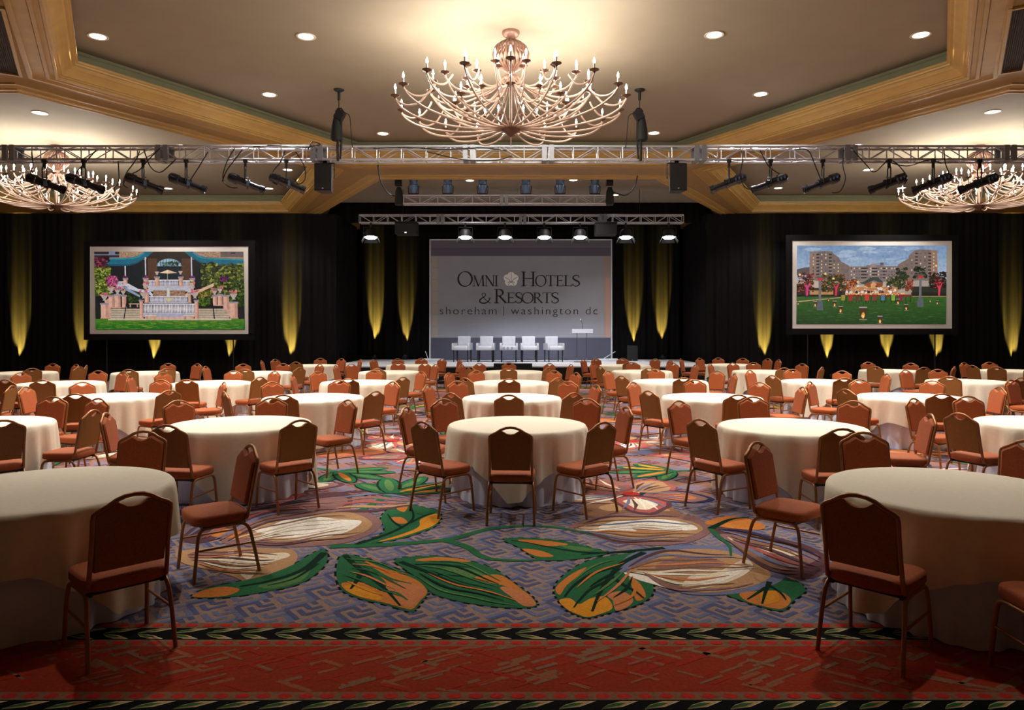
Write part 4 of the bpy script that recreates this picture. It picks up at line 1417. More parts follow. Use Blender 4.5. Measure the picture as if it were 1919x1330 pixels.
def make_par():
    r = empty('par_can')
    MB().box((0, 0, 0.02), (0.30, 0.10, 0.035)).box((0, 0, -0.02), (0.06, 0.05, 0.05)).build('floor_yoke', M['black'], r)
    m = Matrix.Translation((0, 0, 0.27)) @ Matrix.Rotation(math.radians(8), 4, 'X')
    mb = MB()
    mb.lathe([(0.0, -0.22), (0.10, -0.22), (0.14, -0.10), (0.145, 0.02), (0.12, 0.05), (0.125, 0.15), (0.135, 0.17), (0.135, 0.20), (0.0, 0.20)], 18, mtx=m)
    mb.build('can', M['bluemetal'], r, smooth=35)
    MB().lathe([(0.0, 0.201), (0.125, 0.201), (0.10, 0.215), (0.0, 0.218)], 18, mtx=m).build('top_cap', M['gloss'], r, smooth=35)
    MB().tube([(-0.15, 0, 0.03), (-0.165, 0, 0.25), (-0.12, 0.05, 0.27)], 0.012, 6).tube([(0.15, 0, 0.03), (0.165, 0, 0.25), (0.12, 0.05, 0.27)], 0.012, 6).build('arms', M['black'], r)
    return r


P0 = make_par()
for i, px in enumerate((776, 840, 905, 986, 1050, 1115)):
    o = P0 if i == 0 else copy_tree(P0)
    x = (px - CX) * T2Y / F
    o.location = (x, T2Y - 0.05, T2Z + 0.30)
    tag(o, 'blue-grey lamp can standing on the middle truss, %s from the left' % ordw[i], 'stage lamp', 'lamp cans on the middle truss')
    light('SPOT', 'par_can_lamp', (x, T2Y - 0.42, T2Z + 0.55), P_PAR, COOL, 0.10, (x * 0.9, 13.0, 2.8), 46, 0.5)


def make_wash():
    """Stage wash lamp with barn doors, hung from the origin."""
    r = empty('stage_wash_lamp')
    MB().tube([(0, 0, 0.0), (0, 0, -0.10)], 0.02, 8).box((0, 0, 0.0), (0.06, 0.06, 0.06)).tube([(-0.20, 0, -0.34), (-0.20, 0, -0.10), (0.20, 0, -0.10), (0.20, 0, -0.34)], 0.012, 6).build('yoke', M['black'], r)
    m = Matrix.Translation((0, 0, -0.32)) @ Matrix.Rotation(math.radians(-8), 4, 'X')
    mb = MB()
    mb.lathe([(0.0, 0.16), (0.13, 0.15), (0.17, 0.08), (0.175, -0.06), (0.0, -0.06)], 20, mtx=m)
    mb.build('housing', M['black'], r, smooth=35)
    MB().lathe([(0.0, -0.061), (0.165, -0.061), (0.15, -0.08), (0.0, -0.09)], 20, mtx=m).build('lens', M['stageface'], r, smooth=40)
    for s in (-1, 1):
        p = [m @ Vector(v) for v in ((s * 0.17, -0.15, -0.06), (s * 0.17, 0.15, -0.06), (s * 0.25, 0.18, -0.20), (s * 0.25, -0.18, -0.20))]
        q = [v + Vector((s * 0.006, 0, 0)) for v in p]
        MB().add(p + q, [(0, 1, 2, 3), (7, 6, 5, 4), (0, 4, 5, 1), (1, 5, 6, 2), (2, 6, 7, 3), (3, 7, 4, 0)]).build('barn_door', M['black'], r)
    p = [m @ Vector(v) for v in ((-0.15, 0.17, -0.06), (0.15, 0.17, -0.06), (0.20, 0.26, -0.16), (-0.20, 0.26, -0.16))]
    q = [v + Vector((0, 0.006, 0)) for v in p]
    MB().add(p + q, [(0, 1, 2, 3), (7, 6, 5, 4), (0, 4, 5, 1), (1, 5, 6, 2), (2, 6, 7, 3), (3, 7, 4, 0)]).build('barn_door', M['black'], r)
    return r


W0 = make_wash()
for i, px in enumerate((697, 873, 947, 1020, 1087, 1172, 1252)):
    o = W0 if i == 0 else copy_tree(W0)
    x = (px - CX) * T3Y / F
    o.location = (x, T3Y - 0.135, T3Z - 0.025)
    o.rotation_euler.z = -0.03 * (x - 0.3)
    o.scale = (1.25, 1.25, 1.25)
    tag(o, 'bright stage wash lamp with black barn doors under the rear truss, %s from the left' % (ordw + ['seventh'])[i], 'stage lamp', 'wash lamps under the rear truss')
    light('SPOT', 'stage_wash_light', (x, T3Y - 0.05, T3Z - 0.50), P_STAGE, COOL, 0.15, (0.3 + (x - 0.3) * 0.75, 27.9, 0.6), 62, 0.6)

# projector and black box between the wash lamps
pj = empty('projector', ((763 - CX) * 24.7 / F, 24.7, 5.35))
MB().box((0, 0, 0), (0.74, 0.60, 0.36)).build('body', M['black'], pj)
MB().box((0, -0.02, 0.22), (0.76, 0.56, 0.05)).tube([(-0.3, 0, 0.2), (-0.3, 0.365, 0.30)], 0.02, 6).tube([(0.3, 0, 0.2), (0.3, 0.365, 0.30)], 0.02, 6).build('hanging_frame', M['blackmetal'], pj)
MB().lathe([(0.0, 0.0), (0.08, 0.0), (0.085, 0.10), (0.07, 0.10), (0.0, 0.07)], 16, (0.05, 0.30, -0.02), Matrix.Rotation(-PI / 2, 3, 'X')).build('lens', M['gloss'], pj, smooth=40)
MB().box((0.0, -0.301, -0.14), (0.05, 0.004, 0.03)).build('status_light', M['stageface'], pj)
tag(pj, 'black ceiling projector hung in a frame at the rear truss, left part', 'projector')
pk = empty('projector', ((1135 - CX) * 24.7 / F, 24.7, 5.33))
MB().box((0, 0, 0), (0.72, 0.60, 0.36)).build('body', M['black'], pk)
MB().box((0, -0.02, 0.22), (0.74, 0.56, 0.05)).tube([(-0.3, 0, 0.2), (-0.3, 0.365, 0.30)], 0.02, 6).tube([(0.3, 0, 0.2), (0.3, 0.365, 0.30)], 0.02, 6).build('hanging_frame', M['black'], pk)
tag(pk, 'dark box-shaped projector hung in the rear truss between two lamps, right part', 'projector')

# ------------------------------------------------------------------ cables looped over the trusses
CABLES = [
    ([(262, 283), (255, 300), (237, 325), (232, 345), (240, 352)], 'behind the third spotlight'), ([(300, 278), (278, 300), (262, 318), (240, 330), (233, 340)], 'drooping to the third spotlight'),
    ([(390, 285), (375, 310), (362, 330), (352, 345)], 'at the fourth spotlight'), ([(270, 280), (282, 312), (300, 323), (318, 310), (330, 298)], 'slung between third and fourth spotlights'),
    ([(440, 278), (425, 305), (418, 335), (430, 350), (445, 352)], 'at the fifth spotlight'), ([(455, 280), (440, 300), (425, 320), (417, 340)], 'beside the fifth spotlight'),
    ([(535, 282), (525, 305), (512, 322), (511, 340), (520, 346)], 'at the sixth spotlight'), ([(555, 285), (570, 310), (572, 335), (560, 345), (553, 335)], 'right of the sixth spotlight'),
    ([(475, 275), (520, 272), (560, 276), (600, 271), (585, 266), (578, 280)], 'lying along the top chord near the left hoist'), ([(700, 278), (760, 276), (830, 280), (900, 277), (950, 282)], 'lying on the top chord over the middle'),
    ([(800, 284), (850, 296), (880, 300), (930, 300), (960, 292)], 'sagging inside the truss below the big chandelier'),
    ([(1390, 282), (1392, 300), (1388, 330), (1398, 352), (1420, 355)], 'at the first right-hand spotlight'), ([(1425, 282), (1440, 310), (1452, 320), (1465, 330), (1466, 345)], 'at the second right-hand spotlight'),
    ([(1490, 280), (1515, 282), (1530, 315), (1540, 340)], 'at the third right-hand spotlight'), ([(1600, 282), (1625, 310), (1640, 322), (1670, 300), (1700, 330), (1695, 345)], 'at the fourth right-hand spotlight'),
    ([(1582, 280), (1580, 310), (1585, 335), (1575, 358), (1560, 361)], 'hanging as a long loop by the third right-hand spotlight'), ([(1770, 282), (1772, 305), (1780, 325), (1790, 335)], 'at the fifth right-hand spotlight'),
    ([(60, 285), (62, 310), (56, 330), (60, 345)], 'at the leftmost spotlight'), ([(180, 282), (160, 305), (145, 322), (140, 335)], 'at the second spotlight'), ([(222, 302), (223, 340), (215, 352), (216, 360)], 'hanging free over the left chandelier'),
    ([(1660, 302), (1700, 311), (1740, 300), (1765, 306)], 'sagging along the bottom chord by the right chandelier'),
]
for ci, (pts, lab) in enumerate(CABLES):
    P = [at(x, y, T1Y - 0.17 - 0.035 * (ci % 4)) for i, (x, y) in enumerate(pts)]
    mb = MB()
    mb.tube(smooth_open(P, 6), 0.011, 6)
    tag(mb.build('power_cable', M['rubber'], smooth=60), 'black cable on the long truss ' + lab, 'cable', 'power cables on the trusses')
for pts, Y0, Y1, lab in (([(709, 310), (714, 340), (728, 362), (742, 368)], T1Y, T2Y - 0.2, 'from the long truss to the left end of the middle truss'), ([(1195, 330), (1188, 352), (1172, 366), (1150, 360)], T1Y + 2, T2Y - 0.2, 'to the right end of the middle truss')):
    P = [at(x, y, Y0 + (Y1 - Y0) * i / 3) for i, (x, y) in enumerate(pts)]
    mb = MB()
    mb.tube(smooth_open(P, 6), 0.018, 6)
    tag(mb.build('power_cable', M['rubber'], smooth=60), 'black cable drooping ' + lab, 'cable', 'power cables on the trusses')

# ------------------------------------------------------------------ stage, backdrop, seats, lectern
SH, SY0, SY1, BY = 0.62, 24.3, 30.0, 29.7
st = empty('stage', (0.35, 0, 0))
MB().box((0, (SY0 + SY1) / 2, SH - 0.02), (13.4, SY1 - SY0, 0.04)).build('deck', M['deck'], st)
MB().box((0, SY0 + 0.05, (SH - 0.045) / 2), (13.36, 0.06, SH - 0.045)).build('skirt', M['skirt'], st)
for s in (-1, 1):
    MB().box((s * 6.62, (SY0 + SY1) / 2 + 0.1, (SH - 0.045) / 2), (0.06, SY1 - SY0 - 0.2, SH - 0.045)).build('skirt', M['skirt'], st)
for i in range(6):
    MB().tube([(-6.2 + i * 2.48, 26, 0), (-6.2 + i * 2.48, 26, SH - 0.04)], 0.03, 8).build('leg', M['blackmetal'], st)
tag(st, 'low stage with pale lit deck and black skirt along the drapes', 'stage')
# steps in front of the middle of the stage
sp = empty('stage_steps', (0.03, SY0 - 0.32, 0))
MB().box((0, 0.14, SH / 2 + 0.05), (1.30, 0.36, SH + 0.10)).build('upper_step', M['skirt'], sp)
MB().box((0, -0.20, SH / 4), (1.30, 0.32, SH / 2)).build('lower_step', M['skirt'], sp)
tag(sp, 'black step block at the middle of the stage front edge', 'steps')

# printed backdrop: the grey panel with its darker bands in a white pipe frame
bx0, bx1, bz0, bz1 = at(806, 450, BY).x, at(1147, 450, BY).x, SH + 0.03, at(900, 448, BY).z
bd = empty('stage_backdrop', ((bx0 + bx1) / 2, BY, SH))
ox, oz = (bx0 + bx1) / 2, SH


def L(px, py, dy=0.0):
    p = at(px, py, BY)
    return (p.x - ox, dy, p.z - oz)


pn = MB()
pn.box((0, 0.03, (bz0 + bz1) / 2 - oz), (bx1 - bx0 - 0.02, 0.03, bz1 - bz0 - 0.02), col=lin((154, 155, 164)))


def band(x0, y0, x1, y1, c, k=1):
    a, b = L(x0, y0), L(x1, y1)
    d = 0.015 - 0.0015 * k
    pn.add([(a[0], d, b[2]), (b[0], d, b[2]), (b[0], d, a[2]), (a[0], d, a[2])], [(0, 1, 2, 3)], lin(c))


band(808, 450, 1145, 464, (110, 106, 118))
band(808, 464, 1145, 479.5, (96, 92, 106))
band(808, 632.5, 1145, 673, (88, 88, 102))
for i in range(7):
    band(810, 481 + i * 22, 821, 500 + i * 22, (170, 160, 150), 2)
band(1132, 481, 1144, 632, (168, 148, 144), 2)
band(1136, 520, 1144, 632, (186, 150, 138), 3)
pn.build('printed_panel', M['panel'], bd)
mb = MB()
a, b = L(806, 449), L(1147, 673)
mb.tube([(a[0], 0.02, 0.03), (a[0], 0.02, a[2]), (b[0], 0.02, a[2]), (b[0], 0.02, 0.03)], 0.03, 8)
mb.build('frame', M['white'], bd, smooth=40)
for px0, px1 in ((795, 832), (1120, 1156)):
    a, b = L(px0, 674), L(px1, 674)
    MB().box(((a[0] + b[0]) / 2, -0.15, 0.03), (b[0] - a[0], 0.5, 0.06)).build('base_plate', M['white'], bd)
    c = (a[0] + b[0]) / 2
    MB().tube([(c - 0.2, -0.3, 0.05), (c + (0.35 if px0 > 1000 else -0.35), 0.0, 0.35)], 0.014, 6).build('brace', M['white'], bd)


# lettering: flat shapes built from strokes, in the panel's plane
def stroke(mb, pts, ws, dy):
    P = [Vector((p[0], p[1])) for p in pts]
    n = len(P)
    W_ = ws if isinstance(ws, (list, tuple)) else [ws] * n
    vs = []
    for i in range(n):
        t = (P[min(i + 1, n - 1)] - P[max(i - 1, 0)]).normalized()
        m_ = Vector((-t.y, t.x)) * W_[i] / 2
        for q in (P[i] + m_, P[i] - m_):
            vs.append((q.x, dy, q.y))
    mb.add(vs, [(2 * i, 2 * i + 1, 2 * i + 3, 2 * i + 2) for i in range(n - 1)])


def bez(pts, sub=8):
    return [(v.x, v.y) for v in smooth_open([(*p, 0) for p in pts], sub)]


def glyph(ch_):
    """Roman capitals on a unit cap height: (list of strokes, advance width)."""
    K, T = 0.125, 0.05
    def ser(x, y, w_=0.30):
        return ([(x - w_ / 2, y), (x + w_ / 2, y)], 0.04)
    def ell(cx, cy, rx, ry, k, t, a0=0, a1=360, n=40):
        pts, ws = [], []
        for i in range(n + 1):
            a = math.radians(a0 + (a1 - a0) * i / n)
            pts.append((cx + rx * math.cos(a), cy + ry * math.sin(a)))
            ws.append(t + (k - t) * abs(math.cos(a - 0.25)) ** 1.6)
        return (pts, ws)
    if ch_ == 'O':
        return [ell(0.46, 0.5, 0.43, 0.49, K, T)], 0.96
    if ch_ == 'I':
        return [([(0.16, 0), (0.16, 1)], K), ser(0.16, 0.02), ser(0.16, 0.98)], 0.36
    if ch_ == 'H':
        return [([(0.16, 0), (0.16, 1)], K), ([(0.74, 0), (0.74, 1)], K), ([(0.16, 0.53), (0.74, 0.53)], T), ser(0.16, 0.02), ser(0.16, 0.98), ser(0.74, 0.02), ser(0.74, 0.98)], 0.92
    if ch_ == 'M':
        return [([(0.14, 0), (0.18, 1)], T), ([(0.17, 1), (0.50, 0.0)], K), ([(0.50, 0.0), (0.86, 1)], T), ([(0.84, 1), (0.90, 0)], K), ser(0.14, 0.02, 0.24), ser(0.90, 0.02, 0.28), ser(0.12, 0.98, 0.16), ser(0.90, 0.98, 0.16)], 1.06
    if ch_ == 'N':
        return [([(0.14, 0), (0.14, 1)], T), ([(0.12, 1), (0.78, 0.0)], K), ([(0.78, 0), (0.78, 1)], T), ser(0.14, 0.02, 0.24), ser(0.78, 0.98, 0.24), ser(0.08, 0.98, 0.14)], 0.92
    if ch_ == 'T':
        return [([(0.36, 0), (0.36, 1)], K), ([(0.02, 0.975), (0.70, 0.975)], T), ([(0.03, 0.99), (0.03, 0.80)], 0.035), ([(0.69, 0.99), (0.69, 0.80)], 0.035), ser(0.36, 0.02)], 0.74
    if ch_ == 'E':
        return [([(0.16, 0), (0.16, 1)], K), ([(0.02, 0.975), (0.58, 0.975)], T), ([(0.16, 0.52), (0.50, 0.52)], T), ([(0.02, 0.025), (0.62, 0.025)], T), ([(0.57, 0.99), (0.57, 0.82)], 0.035), ([(0.61, 0), (0.61, 0.18)], 0.035), ([(0.49, 0.60), (0.49, 0.44)], 0.03)], 0.68
    if ch_ == 'L':
        return [([(0.16, 0), (0.16, 1)], K), ser(0.16, 0.98), ([(0.02, 0.025), (0.60, 0.025)], T), ([(0.59, 0), (0.59, 0.20)], 0.035)], 0.64
    if ch_ == 'S':
        p = bez([(0.47, 0.78), (0.44, 0.92), (0.27, 0.975), (0.10, 0.87), (0.10, 0.68), (0.27, 0.53), (0.46, 0.38), (0.48, 0.17), (0.30, 0.025), (0.12, 0.07), (0.05, 0.24)])
        n = len(p)
        return [(p, [0.05 + 0.08 * math.sin(PI * i / (n - 1)) ** 3 for i in range(n)]), ([(0.475, 0.96), (0.475, 0.76)], 0.03), ([(0.045, 0.04), (0.045, 0.26)], 0.03)], 0.58
    if ch_ == 'R':
        b_ = ell(0.30, 0.74, 0.24, 0.235, K, T, 90, -90, 18)
        return [([(0.16, 0), (0.16, 1)], K), ([(0.16, 0.975), (0.30, 0.975)], T), ([(0.16, 0.505), (0.30, 0.505)], T), b_, ([(0.32, 0.52), (0.72, 0.02)], K * 0.9), ser(0.16, 0.02), ser(0.10, 0.98, 0.2), ser(0.72, 0.02, 0.16)], 0.80
    if ch_ == '&':
        p = bez([(0.86, 0.46), (0.74, 0.18), (0.48, 0.02), (0.20, 0.04), (0.07, 0.22), (0.20, 0.44), (0.44, 0.62), (0.52, 0.82), (0.40, 0.96), (0.27, 0.86), (0.29, 0.68), (0.52, 0.36), (0.86, 0.02)])
        n = len(p)
        return [(p, [0.05 + 0.06 * (0.5 + 0.5 * math.sin(6 * i / n)) for i in range(n)]), ser(0.84, 0.50, 0.24), ser(0.90, 0.02, 0.16)], 0.98
    return [], 0.3


def word(name, items, dy=-0.004):
    """items: (character, left px, right px, top px, base px) in the photograph."""
    mb = MB()
    for ch_, xl, xr, yt, yb in items:
        G, adv = glyph(ch_)
        a, b = L(xl, yt), L(xr, yb)
        wx, h = (b[0] - a[0]) / adv, a[2] - b[2]
        for pts, ws in G:
            q = [(a[0] + x * wx, b[2] + y * h) for x, y in pts]
            k = (wx + h) / 2
            stroke(mb, q, [v * k for v in ws] if isinstance(ws, (list, tuple)) else ws * k, dy)
    # thin solid letters
    n = len(mb.v)
    return mb.build(name, M['ink'], bd)


def zx(x):
    return 790 + x / 5.05


def zy(y):
    return 440 + y / 5.048


def it(c, xl, xr, yt, yb):
    return (c, zx(xl), zx(xr), zy(yt), zy(yb))


word('lettering', [it('O', 345, 490, 346, 488), it('M', 482, 606, 382, 486), it('N', 600, 697, 382, 486), it('I', 690, 735, 382, 486)])
word('lettering', [it('H', 944, 1088, 347, 486), it('O', 1080, 1186, 380, 488), it('T', 1178, 1274, 382, 486), it('E', 1272, 1350, 382, 486), it('L', 1346, 1432, 382, 486), it('S', 1426, 1508, 380, 488)])
word('lettering', [it('&', 544, 664, 545, 647), it('R', 688, 812, 512, 645), it('E', 808, 892, 545, 645), it('S', 886, 962, 543, 647), it('O', 952, 1066, 543, 647), it('R', 1056, 1152, 545, 645), it('T', 1146, 1236, 545, 645), it('S', 1228, 1308, 543, 647)])


def text(body, xl, xr, ybase, xh):
    cu = bpy.data.curves.new('lettering', 'FONT')
    cu.body = body
    cu.space_character = 1.22
    cu.offset = -0.012
    ob = bpy.data.objects.new('lettering', cu)
    COL.objects.link(ob)
    dg = bpy.context.evaluated_depsgraph_get()
    me = bpy.data.meshes.new_from_object(ob.evaluated_get(dg))
    bpy.data.objects.remove(ob)
    bpy.data.curves.remove(cu)
    xs = [v.co.x for v in me.vertices]
    x0, x1 = min(xs), max(xs)
    a, b = L(xl, ybase), L(xr, ybase)
    kx = (b[0] - a[0]) / (x1 - x0)
    kz = xh * BY / F / 0.52
    for v in me.vertices:
        v.co = (a[0] + (v.co.x - x0) * kx, -0.004, a[2] + v.co.y * kz)
    me.materials.clear()
    me.materials.append(M['ink'])
    o = bpy.data.objects.new('lettering', me)
    COL.objects.link(o)
    o.parent = bd
    return o


text('shoreham', zx(175), zx(712), zy(752), 11.0)
text('washington dc', zx(848), zx(1668), zy(752), 11.0)
mb = MB()
a, b = L(zx(779), zy(676)), L(zx(779), zy(766))
mb.box((a[0], -0.004, (a[2] + b[2]) / 2), (0.02, 0.004, a[2] - b[2]))
mb.build('lettering', M['ink'], bd)
# white five-petalled emblem
em, el = MB(), MB()
cx_, cz_ = L(zx(850), zy(418))[0], L(zx(850), zy(420))[2]
k_ = BY / F / 5.05
for i, a in enumerate((90, 20, 160, -52, -128)):
    r = 46 * k_
    px, pz = cx_ + math.cos(math.radians(a)) * 38 * k_, cz_ + math.sin(math.radians(a)) * 36 * k_
    n = 24
    vs = [(px + 35 * k_ * math.cos(2 * PI * q / n), -0.004 - 0.0006 * i, pz + 34 * k_ * math.sin(2 * PI * q / n)) for q in range(n)]
    em.add(vs, [tuple(range(n))])
n = 20
em.add([(cx_ + 34 * k_ * math.cos(2 * PI * q / n), -0.0076, cz_ + 34 * k_ * math.sin(2 * PI * q / n)) for q in range(n)], [tuple(range(n))])
for pts in ([(0, 66), (1, 20), (0, -20)], [(-58, 20), (-22, -2), (-3, -28)], [(58, 20), (22, -2), (3, -28)], [(-34, -36), (-14, -22), (0, -30)], [(34, -36), (14, -22), (0, -30)], [(-26, -60), (-14, -34), (0, -24)], [(26, -60), (14, -34), (0, -24)]):
    stroke(el, [(cx_ + x * k_, cz_ + y * k_) for x, y in bez(pts, 6)], 5 * k_, -0.0092)
eo = em.build('flower_emblem', M['emblem'], bd)
el.build('emblem_lines', M['emblemline'], eo)
tag(bd, 'grey printed stage backdrop with dark lettering and white flower emblem in a white frame', 'backdrop')


def make_armchair():
    r = empty('armchair')
    def soft(c, d, rd, name, m):
        mb = MB()
        hx, hy = d[0] / 2, d[1] / 2
        out = []
        for (sx, sy, a0) in ((1, 1, 0), (-1, 1, 90), (-1, -1, 180), (1, -1, 270)):
            for q in range(5):
                a = math.radians(a0 + 22.5 * q)
                out.append((sx * (hx - rd) + rd * math.cos(a), sy * (hy - rd) + rd * math.sin(a)))
        n = len(out)
        vs, fs = [], []
        for z, k in ((-d[2] / 2, 0.94), (-d[2] / 2 + rd * 0.6, 1.0), (d[2] / 2 - rd * 0.6, 1.0), (d[2] / 2, 0.93)):
            vs += [(c[0] + p[0] * k, c[1] + p[1] * k, c[2] + z) for p in out]
        for a in range(3):
            for k in range(n):
                l = (k + 1) % n
                fs.append((a * n + k, a * n + l, (a + 1) * n + l, (a + 1) * n + k))
        fs.append(tuple(range(n - 1, -1, -1)))
        fs.append(tuple(3 * n + k for k in range(n)))
        mb.add(vs, fs)
        return mb.build(name, m, r, smooth=45)
    soft((0, 0.02, 0.545), (0.56, 0.56, 0.17), 0.04, 'seat', M['leather'])
    # tufted back, leaning a little
    mb = MB()
    n, q = 9, 9
    for side, y in ((0, 0.0), (1, -0.11)):
        pass
    vs, fs = [], []
    for j in range(q):
        for i in range(n):
            x, z = -0.25 + 0.50 * i / (n - 1), 0.60 + 0.40 * j / (q - 1)
            tuft = -0.022 if (i % 4 == 2 and j in (4, 6)) else 0.0
            edge = -0.02 if i in (0, n - 1) or j in (0, q - 1) else 0.0
            vs.append((x * (1 + 0.03 * j / q), -0.17 - 0.12 * (z - 0.6) + tuft + edge, z))
    o = len(vs)
    for j in range(q):
        for i in range(n):
            x, z = -0.25 + 0.50 * i / (n - 1), 0.60 + 0.40 * j / (q - 1)
            vs.append((x * (1 + 0.03 * j / q), -0.29 - 0.12 * (z - 0.6), z))
    for j in range(q - 1):
        for i in range(n - 1):
            fs.append((j * n + i, (j + 1) * n + i, (j + 1) * n + i + 1, j * n + i + 1))
            fs.append((o + j * n + i, o + j * n + i + 1, o + (j + 1) * n + i + 1, o + (j + 1) * n + i))
    per = [i for i in range(n)] + [j * n + n - 1 for j in range(1, q)] + [(q - 1) * n + i for i in range(n - 2, -1, -1)] + [j * n for j in range(q - 2, 0, -1)]
    for k in range(len(per)):
        a_, b_ = per[k], per[(k + 1) % len(per)]
        fs.append((a_, b_, o + b_, o + a_))
    mb.add(vs, fs)
    mb.build('backrest', M['leather'], r, smooth=50)
    for s in (-1, 1):
        soft((s * 0.31, 0.01, 0.60), (0.085, 0.56, 0.27), 0.035, 'arm', M['leather'])
    for sx in (-1, 1):
        for sy in (-1, 1):
            MB().tube([(sx * 0.28, sy * 0.23, 0.0), (sx * 0.28, sy * 0.23, 0.46)], [0.022, 0.030], 4).build('leg', M['darkwood'], r)
    return r


A0 = make_armchair()
for i, (px, dz, w_) in enumerate(((867, -0.22, 'leftmost'), (911, -0.08, 'second from the left'), (954, 0.0, 'middle one behind the clear table'), (992, 0.08, 'second from the lectern'), (1038, 0.30, 'the one next to the lectern'))):
    o = A0 if i == 0 else copy_tree(A0)
    Y = 27.7
    o.location = ((px - CX) * Y / F, Y, SH)
    o.rotation_euler.z = PI + dz
    tag(o, 'white tufted leather armchair on dark legs on the stage, ' + w_, 'armchair', 'white armchairs on the stage')

ctb = empty('side_table', ((953 - CX) * 27.1 / F, 27.1, SH))
MB().box((0, 0, 0.46), (0.55, 0.42, 0.03)).build('tabletop', M['acrylic'], ctb)
for sx in (-1, 1):
    MB().box((sx * 0.19, 0, 0.222), (0.03, 0.40, 0.444)).build('leg', M['acrylic'], ctb)
tag(ctb, 'clear acrylic side table in front of the middle white armchair', 'table')
for i, (dx, dy) in enumerate(((-0.17, 0.05), (-0.02, -0.06), (0.14, 0.07))):
    gl = MB()
    gl.lathe([(0.0, 0.0), (0.030, 0.0), (0.036, 0.13), (0.033, 0.13), (0.027, 0.008), (0.0, 0.008)], 16)
    o = gl.build('drinking_glass', M['acrylic'], smooth=40)
    o.location = (ctb.location.x + dx, 27.1 + dy, SH + 0.477)
    tag(o, 'clear drinking glass on the acrylic side table, %s' % ('left one', 'middle one', 'right one')[i], 'glass', 'glasses on the stage table')

lc = empty('lectern', ((1091 - CX) * 27.3 / F, 27.3, SH))
mb = MB()
mb.box((0, 0, 1.20), (0.80, 0.46, 0.04), Matrix.Rotation(math.radians(-14), 3, 'X'))
mb.box((0, -0.225, 1.19), (0.80, 0.02, 0.13))
mb.build('top', M['frosted'], lc)
for s in (-1, 1):
    MB().tube([(s * 0.185, 0, 0.03), (s * 0.185, 0, 1.17)], 0.024, 10).build('post', M['acrylic'], lc, smooth=40)
MB().box((0, 0, 0.015), (0.6, 0.42, 0.03)).build('base', M['acrylic'], lc)
tag(lc, 'clear acrylic lectern with a pale top at the right of the stage', 'lectern')
mc = empty('microphone', (lc.location.x + 0.02, 27.3, SH + 1.225))
MB().lathe([(0.0, 0.0), (0.045, 0.0), (0.045, 0.03), (0.012, 0.05), (0.0, 0.05)], 14).build('base', M['black'], mc, smooth=40)
MB().tube(smooth_open([(0, 0, 0.04), (0.0, 0.0, 0.2), (-0.03, 0.02, 0.33), (-0.06, 0.04, 0.40)], 4), 0.008, 6).build('gooseneck', M['blackmetal'], mc, smooth=50)
MB().tube([(-0.06, 0.04, 0.40), (-0.075, 0.05, 0.45)], 0.016, 8).build('capsule', M['white'], mc, smooth=50)
tag(mc, 'gooseneck microphone standing on the acrylic lectern', 'microphone')

bs = make_speaker(0.42, 0.4, 0.62)
bs.location = ((1184 - CX) * 28.6 / F, 28.6, SH)
tag(bs, 'black loudspeaker standing on the stage right of the grey backdrop', 'loudspeaker')

# ------------------------------------------------------------------ the two projection screens
SY = 25.9


class Pic:
    """A flat projected picture on its screen: coloured facets in the screen's plane."""
    def __init__(s, ox, oy, k, skew, cx, cz, seed):
        s.mb, s.o, s.k, s.skew, s.c = MB(), (ox, oy), k, skew, (cx, cz)
        s.r = random.Random(seed)
        s.box = (165, 178, 1742, 1002) if skew > 0 else (185, 165, 1722, 972)

    def P(s, x, y):
        x = x + s.skew * (y - 178) / 825.0
        p = at(s.o[0] + x / s.k, s.o[1] + y / s.k, SY)
        return p.x - s.c[0], p.z - s.c[1]

    def poly(s, pts, col, lay):
        d = -0.02 - lay * 0.0012
        q = [s.P(min(s.box[2], max(s.box[0], x)), min(s.box[3], max(s.box[1], y))) for x, y in pts]
        ar = sum(q[i - 1][0] * q[i][1] - q[i][0] * q[i - 1][1] for i in range(len(q)))
        if ar < 0:
            q = q[::-1]
        s.mb.add([(x, d, z) for x, z in q], [tuple(range(len(q)))], lin(col))

    def rect(s, x0, y0, x1, y1, col, lay):
        s.poly([(x0, y0), (x1, y0), (x1, y1), (x0, y1)], col, lay)

    def grad(s, x0, y0, x1, y1, c0, c1, lay, n=8):
        for i in range(n):
            t = (i + 0.5) / n
            s.rect(x0, y0 + (y1 - y0) * i / n, x1, y0 + (y1 - y0) * (i + 1) / n, [a + (b - a) * t for a, b in zip(c0, c1)], lay)

    def blob(s, x, y, rx, ry, col, lay, n=9):
        a0 = s.r.uniform(0, 6)
        s.poly([(x + rx * s.r.uniform(0.75, 1.15) * math.cos(a0 + 2 * PI * i / n), y + ry * s.r.uniform(0.75, 1.15) * math.sin(a0 + 2 * PI * i / n)) for i in range(n)], col, lay)

    def cloud(s, x0, y0, x1, y1, cols, n, size, lay):
        """A bush or a bank of leaves: many small blobs inside the box."""
        dk = [tuple(int(v * 0.5) for v in c) for c in cols]
        for i in range(max(4, n // 6)):
            s.blob(s.r.uniform(x0, x1), s.r.uniform(y0, y1), size * 1.3, size * 1.0, s.r.choice(dk), lay - 0.2)
        for i in range(n * 2):
            c = s.r.choice(cols if s.r.random() < 0.6 else dk)
            s.blob(s.r.uniform(x0, x1), s.r.uniform(y0, y1), size * s.r.uniform(0.25, 0.75), size * s.r.uniform(0.2, 0.55), c, lay + (i % 5) * 0.25, 7)


